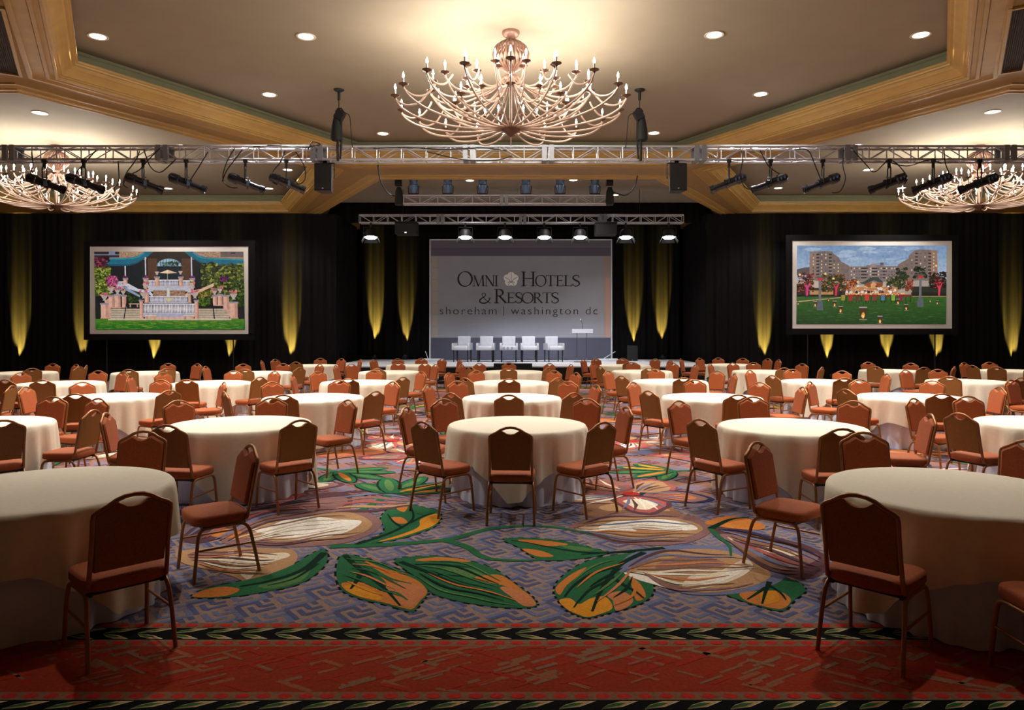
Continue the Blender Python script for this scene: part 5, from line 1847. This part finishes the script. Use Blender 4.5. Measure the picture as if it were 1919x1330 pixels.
def make_screen(name, x0, y0, x1, y1, px0, py0, px1, py1, label):
    c = at((x0 + x1) / 2, (y0 + y1) / 2, SY)
    r = empty(name, (c.x, SY, 0))
    def q(x, y):
        p = at(x, y, SY)
        return p.x - c.x, p.z
    a, b = q(x0, y0), q(x1, y1)
    MB().box(((a[0] + b[0]) / 2, 0, (a[1] + b[1]) / 2), (b[0] - a[0], 0.03, a[1] - b[1])).build('screen_surface', M['matte'], r)
    fr = MB()
    t = 0.22
    fr.box(((a[0] + b[0]) / 2, 0.01, a[1] + t / 2), (b[0] - a[0] + 2 * t, 0.08, t)).box(((a[0] + b[0]) / 2, 0.01, b[1] - t / 2 + 0.02), (b[0] - a[0] + 2 * t, 0.08, t))
    fr.box((a[0] - t / 2, 0.01, (a[1] + b[1]) / 2), (t, 0.08, a[1] - b[1])).box((b[0] + t / 2, 0.01, (a[1] + b[1]) / 2), (t, 0.08, a[1] - b[1]))
    fr.build('black_border', M['drape'], r)
    for s in (-1, 1):
        xx = s * (b[0] - a[0]) * 0.40
        MB().tube([(xx, 0.05, 0.0), (xx, 0.05, b[1])], 0.025, 8).box((xx, 0.05, 0.02), (0.08, 0.9, 0.04)).build('leg', M['blackmetal'], r)
    tag(r, label, 'projection screen', 'projection screens')
    return r, c


# left: terrace stairs with balustrades under a green canopy
s1, c1 = make_screen('projection_screen', 169.5, 462.0, 466.5, 626.5, 0, 0, 0, 0, 'projection screen showing a garden terrace with stone stairs and balustrades')
p = Pic(148.4, 440, 5.644, 17, c1.x, 0, 5)
X0, X1 = 165, 1742
p.rect(X0, 178, X1, 1002, (24, 22, 28), 0)
p.rect(X0, 178, 720, 262, (176, 140, 112), 1)
p.rect(1200, 178, X1, 262, (172, 138, 112), 1)
for i in range(420):
    x = p.r.choice((p.r.uniform(430, 700), p.r.uniform(1230, 1480)))
    y = p.r.uniform(182, 255)
    p.rect(x, y, x + 12, y + 5, p.r.choice(((150, 108, 84), (196, 160, 130), (140, 110, 96))), 2)
p.rect(X0, 178, 430, 240, (44, 40, 54), 2.5)
p.rect(X0, 206, 430, 216, (120, 120, 130), 3)
p.rect(320, 178, 385, 215, (120, 130, 160), 3)
p.rect(1500, 178, X1, 236, (110, 92, 88), 2.5)
p.rect(1610, 188, 1655, 200, (30, 30, 40), 3)
# canopy roof
def canopy(f):
    p.poly([f(165, 246), f(430, 246), f(560, 240), f(640, 215), f(700, 178), f(790, 178), f(720, 240), f(620, 300), f(530, 328), f(165, 328)], (22, 104, 128), 4)
    p.poly([f(165, 262), f(430, 262), f(570, 256), f(650, 232), f(705, 190), f(690, 185), f(635, 222), f(560, 246), f(430, 250), f(165, 250)], (40, 140, 160), 4.5)
    p.poly([f(165, 312), f(530, 312), f(620, 286), f(720, 228), f(720, 240), f(620, 302), f(530, 330), f(165, 330)], (14, 74, 96), 4.5)
canopy(lambda x, y: (x, y))
canopy(lambda x, y: (1907 - x, y + (10 if x < 430 else 0)))
p.poly([(790, 178), (1117, 178), (1190, 250), (1200, 560), (700, 560), (715, 250)], (44, 28, 20), 3.2)
p.rect(730, 250, 830, 520, (84, 54, 36), 3.4)
p.rect(1085, 250, 1185, 520, (84, 54, 36), 3.4)
# arched window
p.poly([(955 + 132 * math.cos(PI * i / 14), 332 - 80 * math.sin(PI * i / 14)) for i in range(15)], (150, 184, 200), 5)
p.cloud(880, 285, 1040, 328, [(60, 100, 80), (90, 130, 110)], 14, 26, 5.2)
for i in range(9):
    x = 830 + i * 31
    p.rect(x, 256, x + 4, 332, (20, 20, 24), 6)
p.rect(825, 292, 1086, 296, (20, 20, 24), 6)
p.rect(826, 332, 1084, 345, (14, 14, 18), 6)
p.rect(830, 346, 1080, 470, (20, 32, 40), 5)
for x in (490, 705, 1192):
    p.rect(x - 6, 236 if x > 500 else 328, x + 6, 450, (214, 214, 224), 6)
p.rect(520, 330, 690, 560, (16, 26, 30), 3.5)
p.rect(1215, 330, 1400, 560, (14, 22, 28), 3.5)
# trees on both sides
p.cloud(170, 240, 300, 350, [(120, 44, 70), (90, 30, 52), (150, 70, 90), (60, 24, 40)], 90, 26, 7)
p.cloud(165, 340, 330, 640, [(120, 140, 40), (90, 110, 30), (150, 160, 60), (60, 80, 24), (170, 170, 80)], 260, 26, 7)
p.cloud(1300, 310, 1742, 640, [(120, 130, 50), (90, 100, 34), (60, 76, 30), (150, 150, 70), (40, 56, 26)], 420, 30, 6.4)
p.cloud(1560, 460, 1742, 760, [(40, 70, 24), (70, 100, 34), (26, 46, 18)], 140, 30, 6.4)
# parasol
p.poly([(850, 402), (940, 370), (1040, 402), (940, 410)], (226, 190, 150), 8)
p.poly([(850, 402), (940, 370), (945, 405)], (244, 214, 176), 8.3)
p.rect(933, 405, 938, 480, (190, 180, 170), 8)


def balustrade(x0, x1, y0, y1, lay, c=(206, 200, 210), d=(70, 70, 96), n=None):
    p.rect(x0, y0, x1, y1, d, lay)
    n = n or int((x1 - x0) / 17)
    for i in range(n):
        x = x0 + (x1 - x0) * (i + 0.5) / n
        p.poly([(x - 3, y0), (x + 3, y0), (x + 6, (y0 + y1) / 2 + 6), (x + 3, y1), (x - 3, y1), (x - 6, (y0 + y1) / 2 + 6)], c, lay + 0.4)
    p.rect(x0 - 6, y0 - 8, x1 + 6, y0 + 3, (226, 220, 226), lay + 0.6)
    p.rect(x0 - 6, y1 - 4, x1 + 6, y1 + 8, (190, 184, 196), lay + 0.6)


def urn(x, y, w_, lay, flower=True):
    p.poly([(x - w_ * 0.5, y - w_ * 0.35), (x + w_ * 0.5, y - w_ * 0.35), (x + w_ * 0.3, y + w_ * 0.05), (x + w_ * 0.12, y + w_ * 0.25), (x + w_ * 0.3, y + w_ * 0.4), (x - w_ * 0.3, y + w_ * 0.4), (x - w_ * 0.12, y + w_ * 0.25), (x - w_ * 0.3, y + w_ * 0.05)], (190, 170, 160), lay)
    if flower:
        for i in range(9):
            p.blob(x + p.r.uniform(-0.5, 0.5) * w_, y - w_ * p.r.uniform(0.35, 0.75), w_ * 0.17, w_ * 0.14, p.r.choice(((206, 90, 120), (226, 130, 130), (110, 130, 50), (190, 70, 130))), lay + 0.4)


def pillar(x0, x1, y0, y1, lay):
    p.rect(x0, y0, x1, y1, (222, 172, 150), lay)
    p.rect(x0 + (x1 - x0) * 0.62, y0, x1, y1, (196, 140, 122), lay + 0.3)
    p.rect(x0 - 8, y0 - 14, x1 + 8, y0 + 4, (150, 140, 150), lay + 0.4)
    p.rect(x0 - 5, y1 - 10, x1 + 5, y1, (206, 160, 140), lay + 0.4)


p.rect(730, 545, 1210, 600, (190, 186, 196), 8)
balustrade(850, 1050, 482, 540, 9, n=14)
balustrade(735, 800, 490, 540, 9, n=5)
balustrade(1100, 1170, 490, 540, 9, n=5)
balustrade(395, 470, 500, 560, 9, n=6)
pillar(802, 848, 455, 545, 9.5); pillar(1055, 1098, 455, 545, 9.5)
urn(825, 405, 48, 9.8, False); urn(1074, 400, 48, 9.8, False)
pillar(470, 512, 470, 545, 9.5); pillar(682, 728, 470, 560, 9.5); pillar(1172, 1220, 470, 560, 9.5)
for x in (490, 705, 1196):
    p.cloud(x - 24, 436, x + 24, 455, [(150, 60, 120), (120, 50, 100)], 10, 14, 10)
# stone wall and the sweeping stair rails
p.rect(780, 588, 1120, 646, (150, 112, 88), 8.6)
for i in range(160):
    x, y = p.r.uniform(785, 1100), p.r.uniform(590, 640)
    p.rect(x, y, x + 14, y + 7, p.r.choice(((190, 150, 120), (120, 84, 66), (172, 130, 100))), 9)
p.cloud(500, 590, 640, 720, [(34, 60, 26), (24, 40, 20), (60, 84, 34)], 70, 26, 8)
p.poly([(470, 520), (520, 515), (620, 570), (740, 590), (780, 630), (770, 655), (720, 615), (610, 600), (520, 570)], (206, 206, 220), 10)
p.poly([(480, 545), (560, 590), (640, 640), (640, 660), (560, 620), (480, 580)], (150, 160, 196), 10)
p.poly([(1430, 505), (1400, 520), (1290, 570), (1150, 600), (1110, 640), (1130, 650), (1290, 600), (1420, 545)], (222, 180, 150), 10)
p.cloud(1260, 590, 1400, 680, [(140, 130, 50), (170, 150, 70), (90, 100, 36)], 60, 22, 9)
p.cloud(1260, 670, 1380, 750, [(90, 120, 30), (60, 90, 24)], 50, 22, 9)
# fountain basin and the lower balustrades
balustrade(742, 1142, 655, 715, 10.5, n=30)
p.poly([(895, 668), (1005, 668), (975, 700), (925, 705)], (206, 190, 150), 11.4)
p.poly([(930, 560), (950, 560), (960, 660), (920, 660)], (210, 206, 200), 11.4)
balustrade(675, 1215, 735, 830, 11.8, c=(236, 226, 226), n=34)
p.rect(670, 838, 1215, 868, (170, 166, 190), 12)
p.rect(690, 866, 1200, 898, (214, 170, 150), 12)
pillar(635, 672, 700, 890, 12.4); pillar(1216, 1256, 700, 890, 12.4)
pillar(690, 735, 620, 720, 11); pillar(1150, 1180, 620, 720, 11)
urn(682, 640, 80, 12.8); urn(1222, 640, 80, 12.8); urn(702, 545, 66, 11.5); urn(1188, 545, 66, 11.5)
# side stairs
for x0, x1 in ((320, 635), (1258, 1580)):
    p.rect(x0, 778, x1, 890, (150, 128, 108), 10.5)
    for i in range(6):
        p.rect(x0, 786 + i * 18, x1, 794 + i * 18, (206, 188, 166), 11)
for x in (480, 1400):
    p.poly([(x, 690), (x + 8, 690), (x + 30, 885), (x + 16, 885)] if x > 1000 else [(x + 20, 690), (x + 28, 690), (x - 6, 885), (x - 18, 885)], (16, 16, 40), 13)
for x0, x1, y0, y1 in ((225, 305, 735, 885), (310, 365, 650, 775), (370, 435, 640, 775), (450, 495, 650, 770), (1410, 1455, 650, 750), (1462, 1512, 640, 750), (1590, 1670, 720, 885), (1520, 1580, 650, 800)):
    pillar(x0, x1, y0, y1, 12)
p.poly([(265, 700), (330, 655), (330, 880), (300, 885)], (206, 160, 142), 11.8)
p.poly([(1520, 650), (1600, 720), (1600, 885), (1560, 830)], (206, 160, 142), 11.8)
for x, y, w_ in ((265, 665, 76), (338, 580, 84), (405, 600, 66), (465, 610, 56), (1430, 610, 58), (1487, 590, 60), (1630, 650, 84)):
    urn(x, y, w_, 13)
p.cloud(300, 440, 400, 540, [(214, 90, 150), (230, 120, 150), (180, 60, 120)], 60, 22, 13.5)
p.cloud(1495, 440, 1565, 490, [(120, 40, 110), (90, 30, 90)], 24, 18, 13.5)
p.rect(165, 770, 222, 880, (20, 34, 20), 9)
p.rect(520, 725, 630, 735, (196, 170, 140), 11); p.rect(530, 735, 545, 765, (170, 140, 116), 11); p.rect(605, 735, 620, 765, (170, 140, 116), 11)
for x0 in (690, 1095):
    p.rect(x0, 848, x0 + 120, 860, (230, 200, 160), 13); p.rect(x0 + 10, 860, x0 + 32, 895, (190, 140, 100), 13); p.rect(x0 + 86, 860, x0 + 110, 895, (214, 160, 110), 13)
p.rect(300, 886, 1600, 902, (206, 182, 160), 12.2)
# lawn
p.grad(X0, 888, X1, 1002, (84, 128, 34), (16, 96, 24), 11.9, 8)
for i in range(260):
    x, y = p.r.uniform(X0, X1 - 60), p.r.uniform(905, 995)
    p.rect(x, y, x + 60, y + 4, p.r.choice(((40, 120, 30), (110, 140, 40), (30, 104, 28), (130, 150, 50))), 12.1)
p.mb.build('projected_picture', M['picture'], s1)

# right: long dinner table on a lawn before a big brick building at dusk
s2, c2 = make_screen('projection_screen', 1485.0, 451.5, 1784.0, 616.5, 0, 0, 0, 0, 'projection screen showing an outdoor dinner on a lawn before a brick building at dusk')
p = Pic(1460, 430, 5.483, -8, c2.x, 0, 9)
X0, X1 = 185, 1722
p.grad(X0, 165, X1, 520, (122, 152, 190), (186, 200, 220), 0, 10)
for i in range(60):
    p.blob(p.r.uniform(X0 + 120, X1 - 120), p.r.uniform(190, 360), 90, 20, p.r.choice(((150, 174, 204), (136, 162, 198), (170, 190, 214), (128, 156, 194))), 0.5 + 0.1 * (i % 4))


def block(pts, c, lay):
    p.poly(pts, c, lay)


block([(315, 232), (470, 222), (545, 225), (560, 250), (612, 285), (640, 330), (720, 370), (720, 520), (315, 520)], (126, 106, 100), 2)
block([(315, 232), (395, 228), (395, 520), (315, 520)], (150, 122, 110), 2.3)
block([(1625, 215), (1450, 205), (1395, 215), (1335, 265), (1330, 300), (1290, 320), (1222, 360), (1222, 520), (1632, 520)], (130, 108, 100), 2)
block([(1625, 215), (1555, 210), (1560, 500), (1632, 500)], (156, 118, 98), 2.3)
block([(718, 380), (895, 378), (900, 366), (1075, 364), (1080, 375), (1225, 374), (1225, 530), (718, 530)], (140, 118, 112), 1.8)
block([(940, 360), (955, 350), (990, 350), (1005, 362), (1005, 500), (940, 500)], (160, 136, 128), 2.1)
p.rect(1040, 340, 1075, 366, (96, 86, 90), 2.1)
block([(185, 410), (260, 390), (315, 385), (315, 470), (185, 470)], (96, 86, 86), 1.8)
for bx, wd, rows_, y0, dy, cols in ((335, 300, 7, 250, 34, 7), (1345, 270, 7, 240, 34, 6), (735, 470, 4, 392, 32, 17)):
    for j in range(rows_):
        for i in range(cols):
            x = bx + wd * (i + 0.5) / cols
            y = y0 + dy * j
            if bx < 700 and x > 560 and j < 2 or bx > 1300 and x < 1400 and j < 2:
                continue
            dark = i % 3 == 1 and bx != 735 or bx == 735 and i in (4, 5, 8, 9, 12)
            if dark:
                p.rect(x - 15, y, x + 15, y + 20, (46, 42, 48), 3)
                p.rect(x - 19, y + 15, x + 19, y + 23, (146, 128, 122), 3.3)
            else:
                p.rect(x - 9, y, x + 3, y + 15, p.r.choice(((90, 96, 110), (200, 200, 200), (70, 74, 86), (226, 206, 160))), 3)
# trees with warm and red light
for x0, y0, x1, y1, cols in ((200, 450, 360, 640, [(120, 56, 36), (150, 54, 40), (80, 46, 30), (170, 80, 50)]), (440, 460, 680, 640, [(70, 80, 36), (110, 84, 34), (150, 90, 34), (50, 60, 28)]),
                             (1110, 470, 1320, 600, [(70, 84, 36), (50, 62, 30), (96, 100, 44)]), (1210, 400, 1320, 520, [(44, 66, 38), (60, 84, 44), (30, 48, 30)]), (1390, 390, 1510, 500, [(36, 62, 36), (50, 78, 42), (26, 44, 28)]),
                             (1540, 440, 1722, 600, [(40, 34, 26), (60, 44, 30), (30, 26, 22)]), (1600, 500, 1680, 600, [(196, 40, 50), (150, 30, 40), (214, 60, 60)]), (690, 520, 800, 640, [(196, 90, 44), (150, 70, 40), (214, 110, 60)]), (1300, 520, 1380, 620, [(206, 96, 50), (190, 50, 44), (160, 80, 44)]),
                             (185, 560, 260, 690, [(40, 34, 26), (70, 44, 30)])):
    p.cloud(x0, y0, x1, y1, cols, int((x1 - x0) * (y1 - y0) / 260), 17, 4)
p.rect(185, 600, 720, 690, (60, 44, 34), 3.8)
p.rect(320, 625, 560, 668, (190, 140, 90), 4.2)
p.rect(1370, 585, 1722, 680, (40, 46, 34), 3.8)
for x, c in ((290, (230, 60, 140)), (586, (226, 50, 90)), (1645, (230, 60, 90))):
    p.poly([(x - 8, 680), (x + 10, 680), (x + 16, 600), (x + 40, 540), (x, 590), (x - 30, 550), (x - 6, 610)], c, 5.6)
p.rect(185, 672, 640, 712, (34, 30, 22), 5)
p.rect(1360, 645, 1722, 690, (30, 30, 22), 5)
# lit porch with a curved roof
p.poly([(820, 545), (870, 540), (930, 500), (985, 486), (1030, 500), (1075, 545), (1020, 540), (975, 520), (930, 540), (880, 560)], (56, 70, 66), 6)
p.rect(880, 545, 1070, 640, (150, 80, 44), 5.6)
p.poly([(945, 600), (945, 560), (970, 540), (1000, 555), (1008, 600)], (226, 160, 110), 6)
p.rect(760, 590, 1220, 660, (196, 130, 84), 5.8)
for i in range(70):
    p.blob(p.r.uniform(780, 1210), p.r.uniform(580, 655), 12, 9, p.r.choice(((240, 226, 206), (226, 180, 120), (90, 50, 40), (240, 240, 240), (206, 120, 70))), 6.4 + 0.1 * (i % 4))
for x, c in ((700, (236, 236, 240)), (745, (226, 220, 220)), (800, (30, 26, 34)), (855, (240, 236, 236)), (925, (40, 20, 30)), (1065, (60, 50, 60)), (1150, (240, 240, 240)), (635, (24, 24, 34)), (1000, (226, 210, 200))):
    p.poly([(x - 16, 668), (x - 13, 636), (x, 626), (x + 13, 636), (x + 16, 668)], c, 7)
    p.blob(x, 622, 8, 9, (206, 150, 120), 7.2)
# lawn, the table and its coloured chairs
p.grad(X0, 690, X1, 972, (56, 100, 36), (26, 62, 22), 5.4, 9)
for i in range(300):
    x, y = p.r.uniform(X0, X1 - 50), p.r.uniform(715, 965)
    p.rect(x, y, x + 46, y + 4, p.r.choice(((50, 96, 34), (34, 76, 26), (70, 110, 44), (30, 64, 24))), 5.9)
p.poly([(185, 735), (640, 695), (640, 702), (185, 748)], (190, 160, 120), 6.2)
p.rect(1360, 682, 1722, 690, (170, 140, 106), 6.2)
p.rect(680, 668, 1370, 690, (120, 50, 34), 8)
p.rect(690, 655, 1310, 670, (226, 150, 90), 7.8)
for i in range(50):
    p.blob(p.r.uniform(690, 1310), p.r.uniform(655, 672), 7, 6, p.r.choice(((250, 226, 170), (206, 80, 60), (240, 170, 90))), 8.2)
for i in range(14):
    p.rect(690 + i * 51, 688, 697 + i * 51, 748, (40, 20, 18), 7.6)
for x, c in ((662, (150, 140, 50)), (740, (170, 40, 44)), (810, (110, 56, 40)), (907, (226, 50, 50)), (986, (140, 56, 46)), (1070, (80, 120, 156)), (1176, (130, 176, 60)), (1255, (140, 30, 60))):
    p.poly([(x - 20, 674), (x + 20, 674), (x + 18, 730), (x - 18, 730)], c, 9)
    p.rect(x - 18, 728, x - 13, 758, (40, 24, 20), 9)
    p.rect(x + 13, 728, x + 18, 758, (40, 24, 20), 9)
# patio heaters
for x, y0, y1, w_ in ((425, 490, 830, 66), (1455, 465, 795, 62)):
    p.poly([(x - w_, y0 + 8), (x - w_ * 0.4, y0 - 8), (x + w_ * 0.4, y0 - 8), (x + w_, y0 + 8)], (96, 84, 84), 10)
    p.poly([(x - 30, y0 + 10), (x + 30, y0 + 10), (x + 20, y0 + 34), (x - 20, y0 + 34)], (206, 50, 40), 10)
    p.rect(x - 14, y0 + 36, x + 10, y1 - 90, (120, 112, 116), 10)
    p.poly([(x - 26, y1 - 92), (x + 26, y1 - 92), (x + 34, y1), (x - 34, y1)], (90, 96, 104), 10)
# lanterns
for x, y, h in ((868, 800, 125), (1042, 890, 80), (637, 790, 70), (575, 735, 60), (1310, 770, 62), (1225, 715, 56), (1628, 730, 40), (1555, 715, 30), (375, 740, 55), (512, 705, 30), (200, 740, 34)):
    w_ = h * 0.30
    p.poly([(x - w_, y), (x + w_, y), (x + w_ * 0.9, y + h), (x - w_ * 0.9, y + h)], (70, 52, 30), 11)
    p.blob(x, y + h * 0.66, w_ * 0.55, h * 0.26, (240, 170, 60), 11.3)
    p.blob(x, y + h * 0.74, w_ * 0.26, h * 0.14, (255, 236, 170), 11.6)
    p.rect(x - w_ * 1.1, y - h * 0.05, x + w_ * 1.1, y + h * 0.05, (176, 160, 150), 11.6)
    p.rect(x - w_ * 1.1, y + h * 0.95, x + w_ * 1.1, min(970, y + h * 1.03), (150, 136, 120), 11.6)
    p.rect(x - 2, y - h * 0.45, x + 2, y, (20, 20, 18), 11)
for x, y in ((215, 465), (810, 538), (1612, 372), (562, 505), (478, 455)):
    p.blob(x, y, 14, 12, (255, 214, 130), 11)
p.mb.build('projected_picture', M['picture'], s2)

# ------------------------------------------------------------------ yellow floor lamps washing up the drapes
def make_uplight():
    r = empty('uplight')
    MB().box((0, 0, 0.012), (0.22, 0.16, 0.024)).box((-0.115, 0, 0.08), (0.012, 0.05, 0.14)).box((0.115, 0, 0.08), (0.012, 0.05, 0.14)).build('yoke', M['black'], r)
    m = Matrix.Translation((0, 0, 0.13)) @ Matrix.Rotation(math.radians(-8), 4, 'X')
    MB().lathe([(0.0, -0.09), (0.07, -0.09), (0.10, -0.05), (0.105, 0.08), (0.098, 0.08), (0.09, 0.05), (0.0, 0.05)], 18, mtx=m).build('can', M['gloss'], r, smooth=40)
    MB().lathe([(0.0, 0.051), (0.088, 0.051), (0.0, 0.058)], 18, mtx=m).build('lamp_face', M['upface'], r)
    return r


U0 = make_uplight()
UPS = [(27, DY, 1.1, 'at the far left end of the drapes'), (146, DY, 0.8, 'left of the garden terrace screen'), (283, DY, 1.2, 'under the garden terrace screen, left one'),
       (426, DY, 0.9, 'below the garden terrace screen, right one'), (541, DY, 1.3, 'right of the garden terrace screen'), (702, 30.3, 1.2, 'left of the stage, outer one'), (760, 30.3, 0.7, 'left of the stage beside the backdrop'),
       (1190, 30.3, 0.9, 'right of the stage beside the backdrop'), (1243, 30.3, 0.9, 'right of the stage, outer one'), (1437, DY, 1.2, 'left of the dusk lawn screen'), (1558, DY, 1.3, 'below the dusk lawn screen, left one'),
       (1670, DY, 1.1, 'below the dusk lawn screen, middle one'), (1766, DY, 0.9, 'below the dusk lawn screen, right one'), (1908, DY, 0.9, 'at the far right end of the drapes')]
for i, (px, Y, k, lab) in enumerate(UPS):
    o = U0 if i == 0 else copy_tree(U0)
    y = Y - 0.31
    z = SH if (Y > 28 and 640 < px < 1300) else 0.0
    x = (px - CX) * y / F
    o.location = (x, y, z)
    tag(o, 'small black uplight shining yellow on the drape, ' + lab, 'uplight', 'yellow uplights along the drapes')
    light('SPOT', 'uplight_lamp', (x, y, z + 0.19), P_UP * k, YELLOW, 0.03, (x, y + 0.31, z + 1.62), 21.5, 0.6)
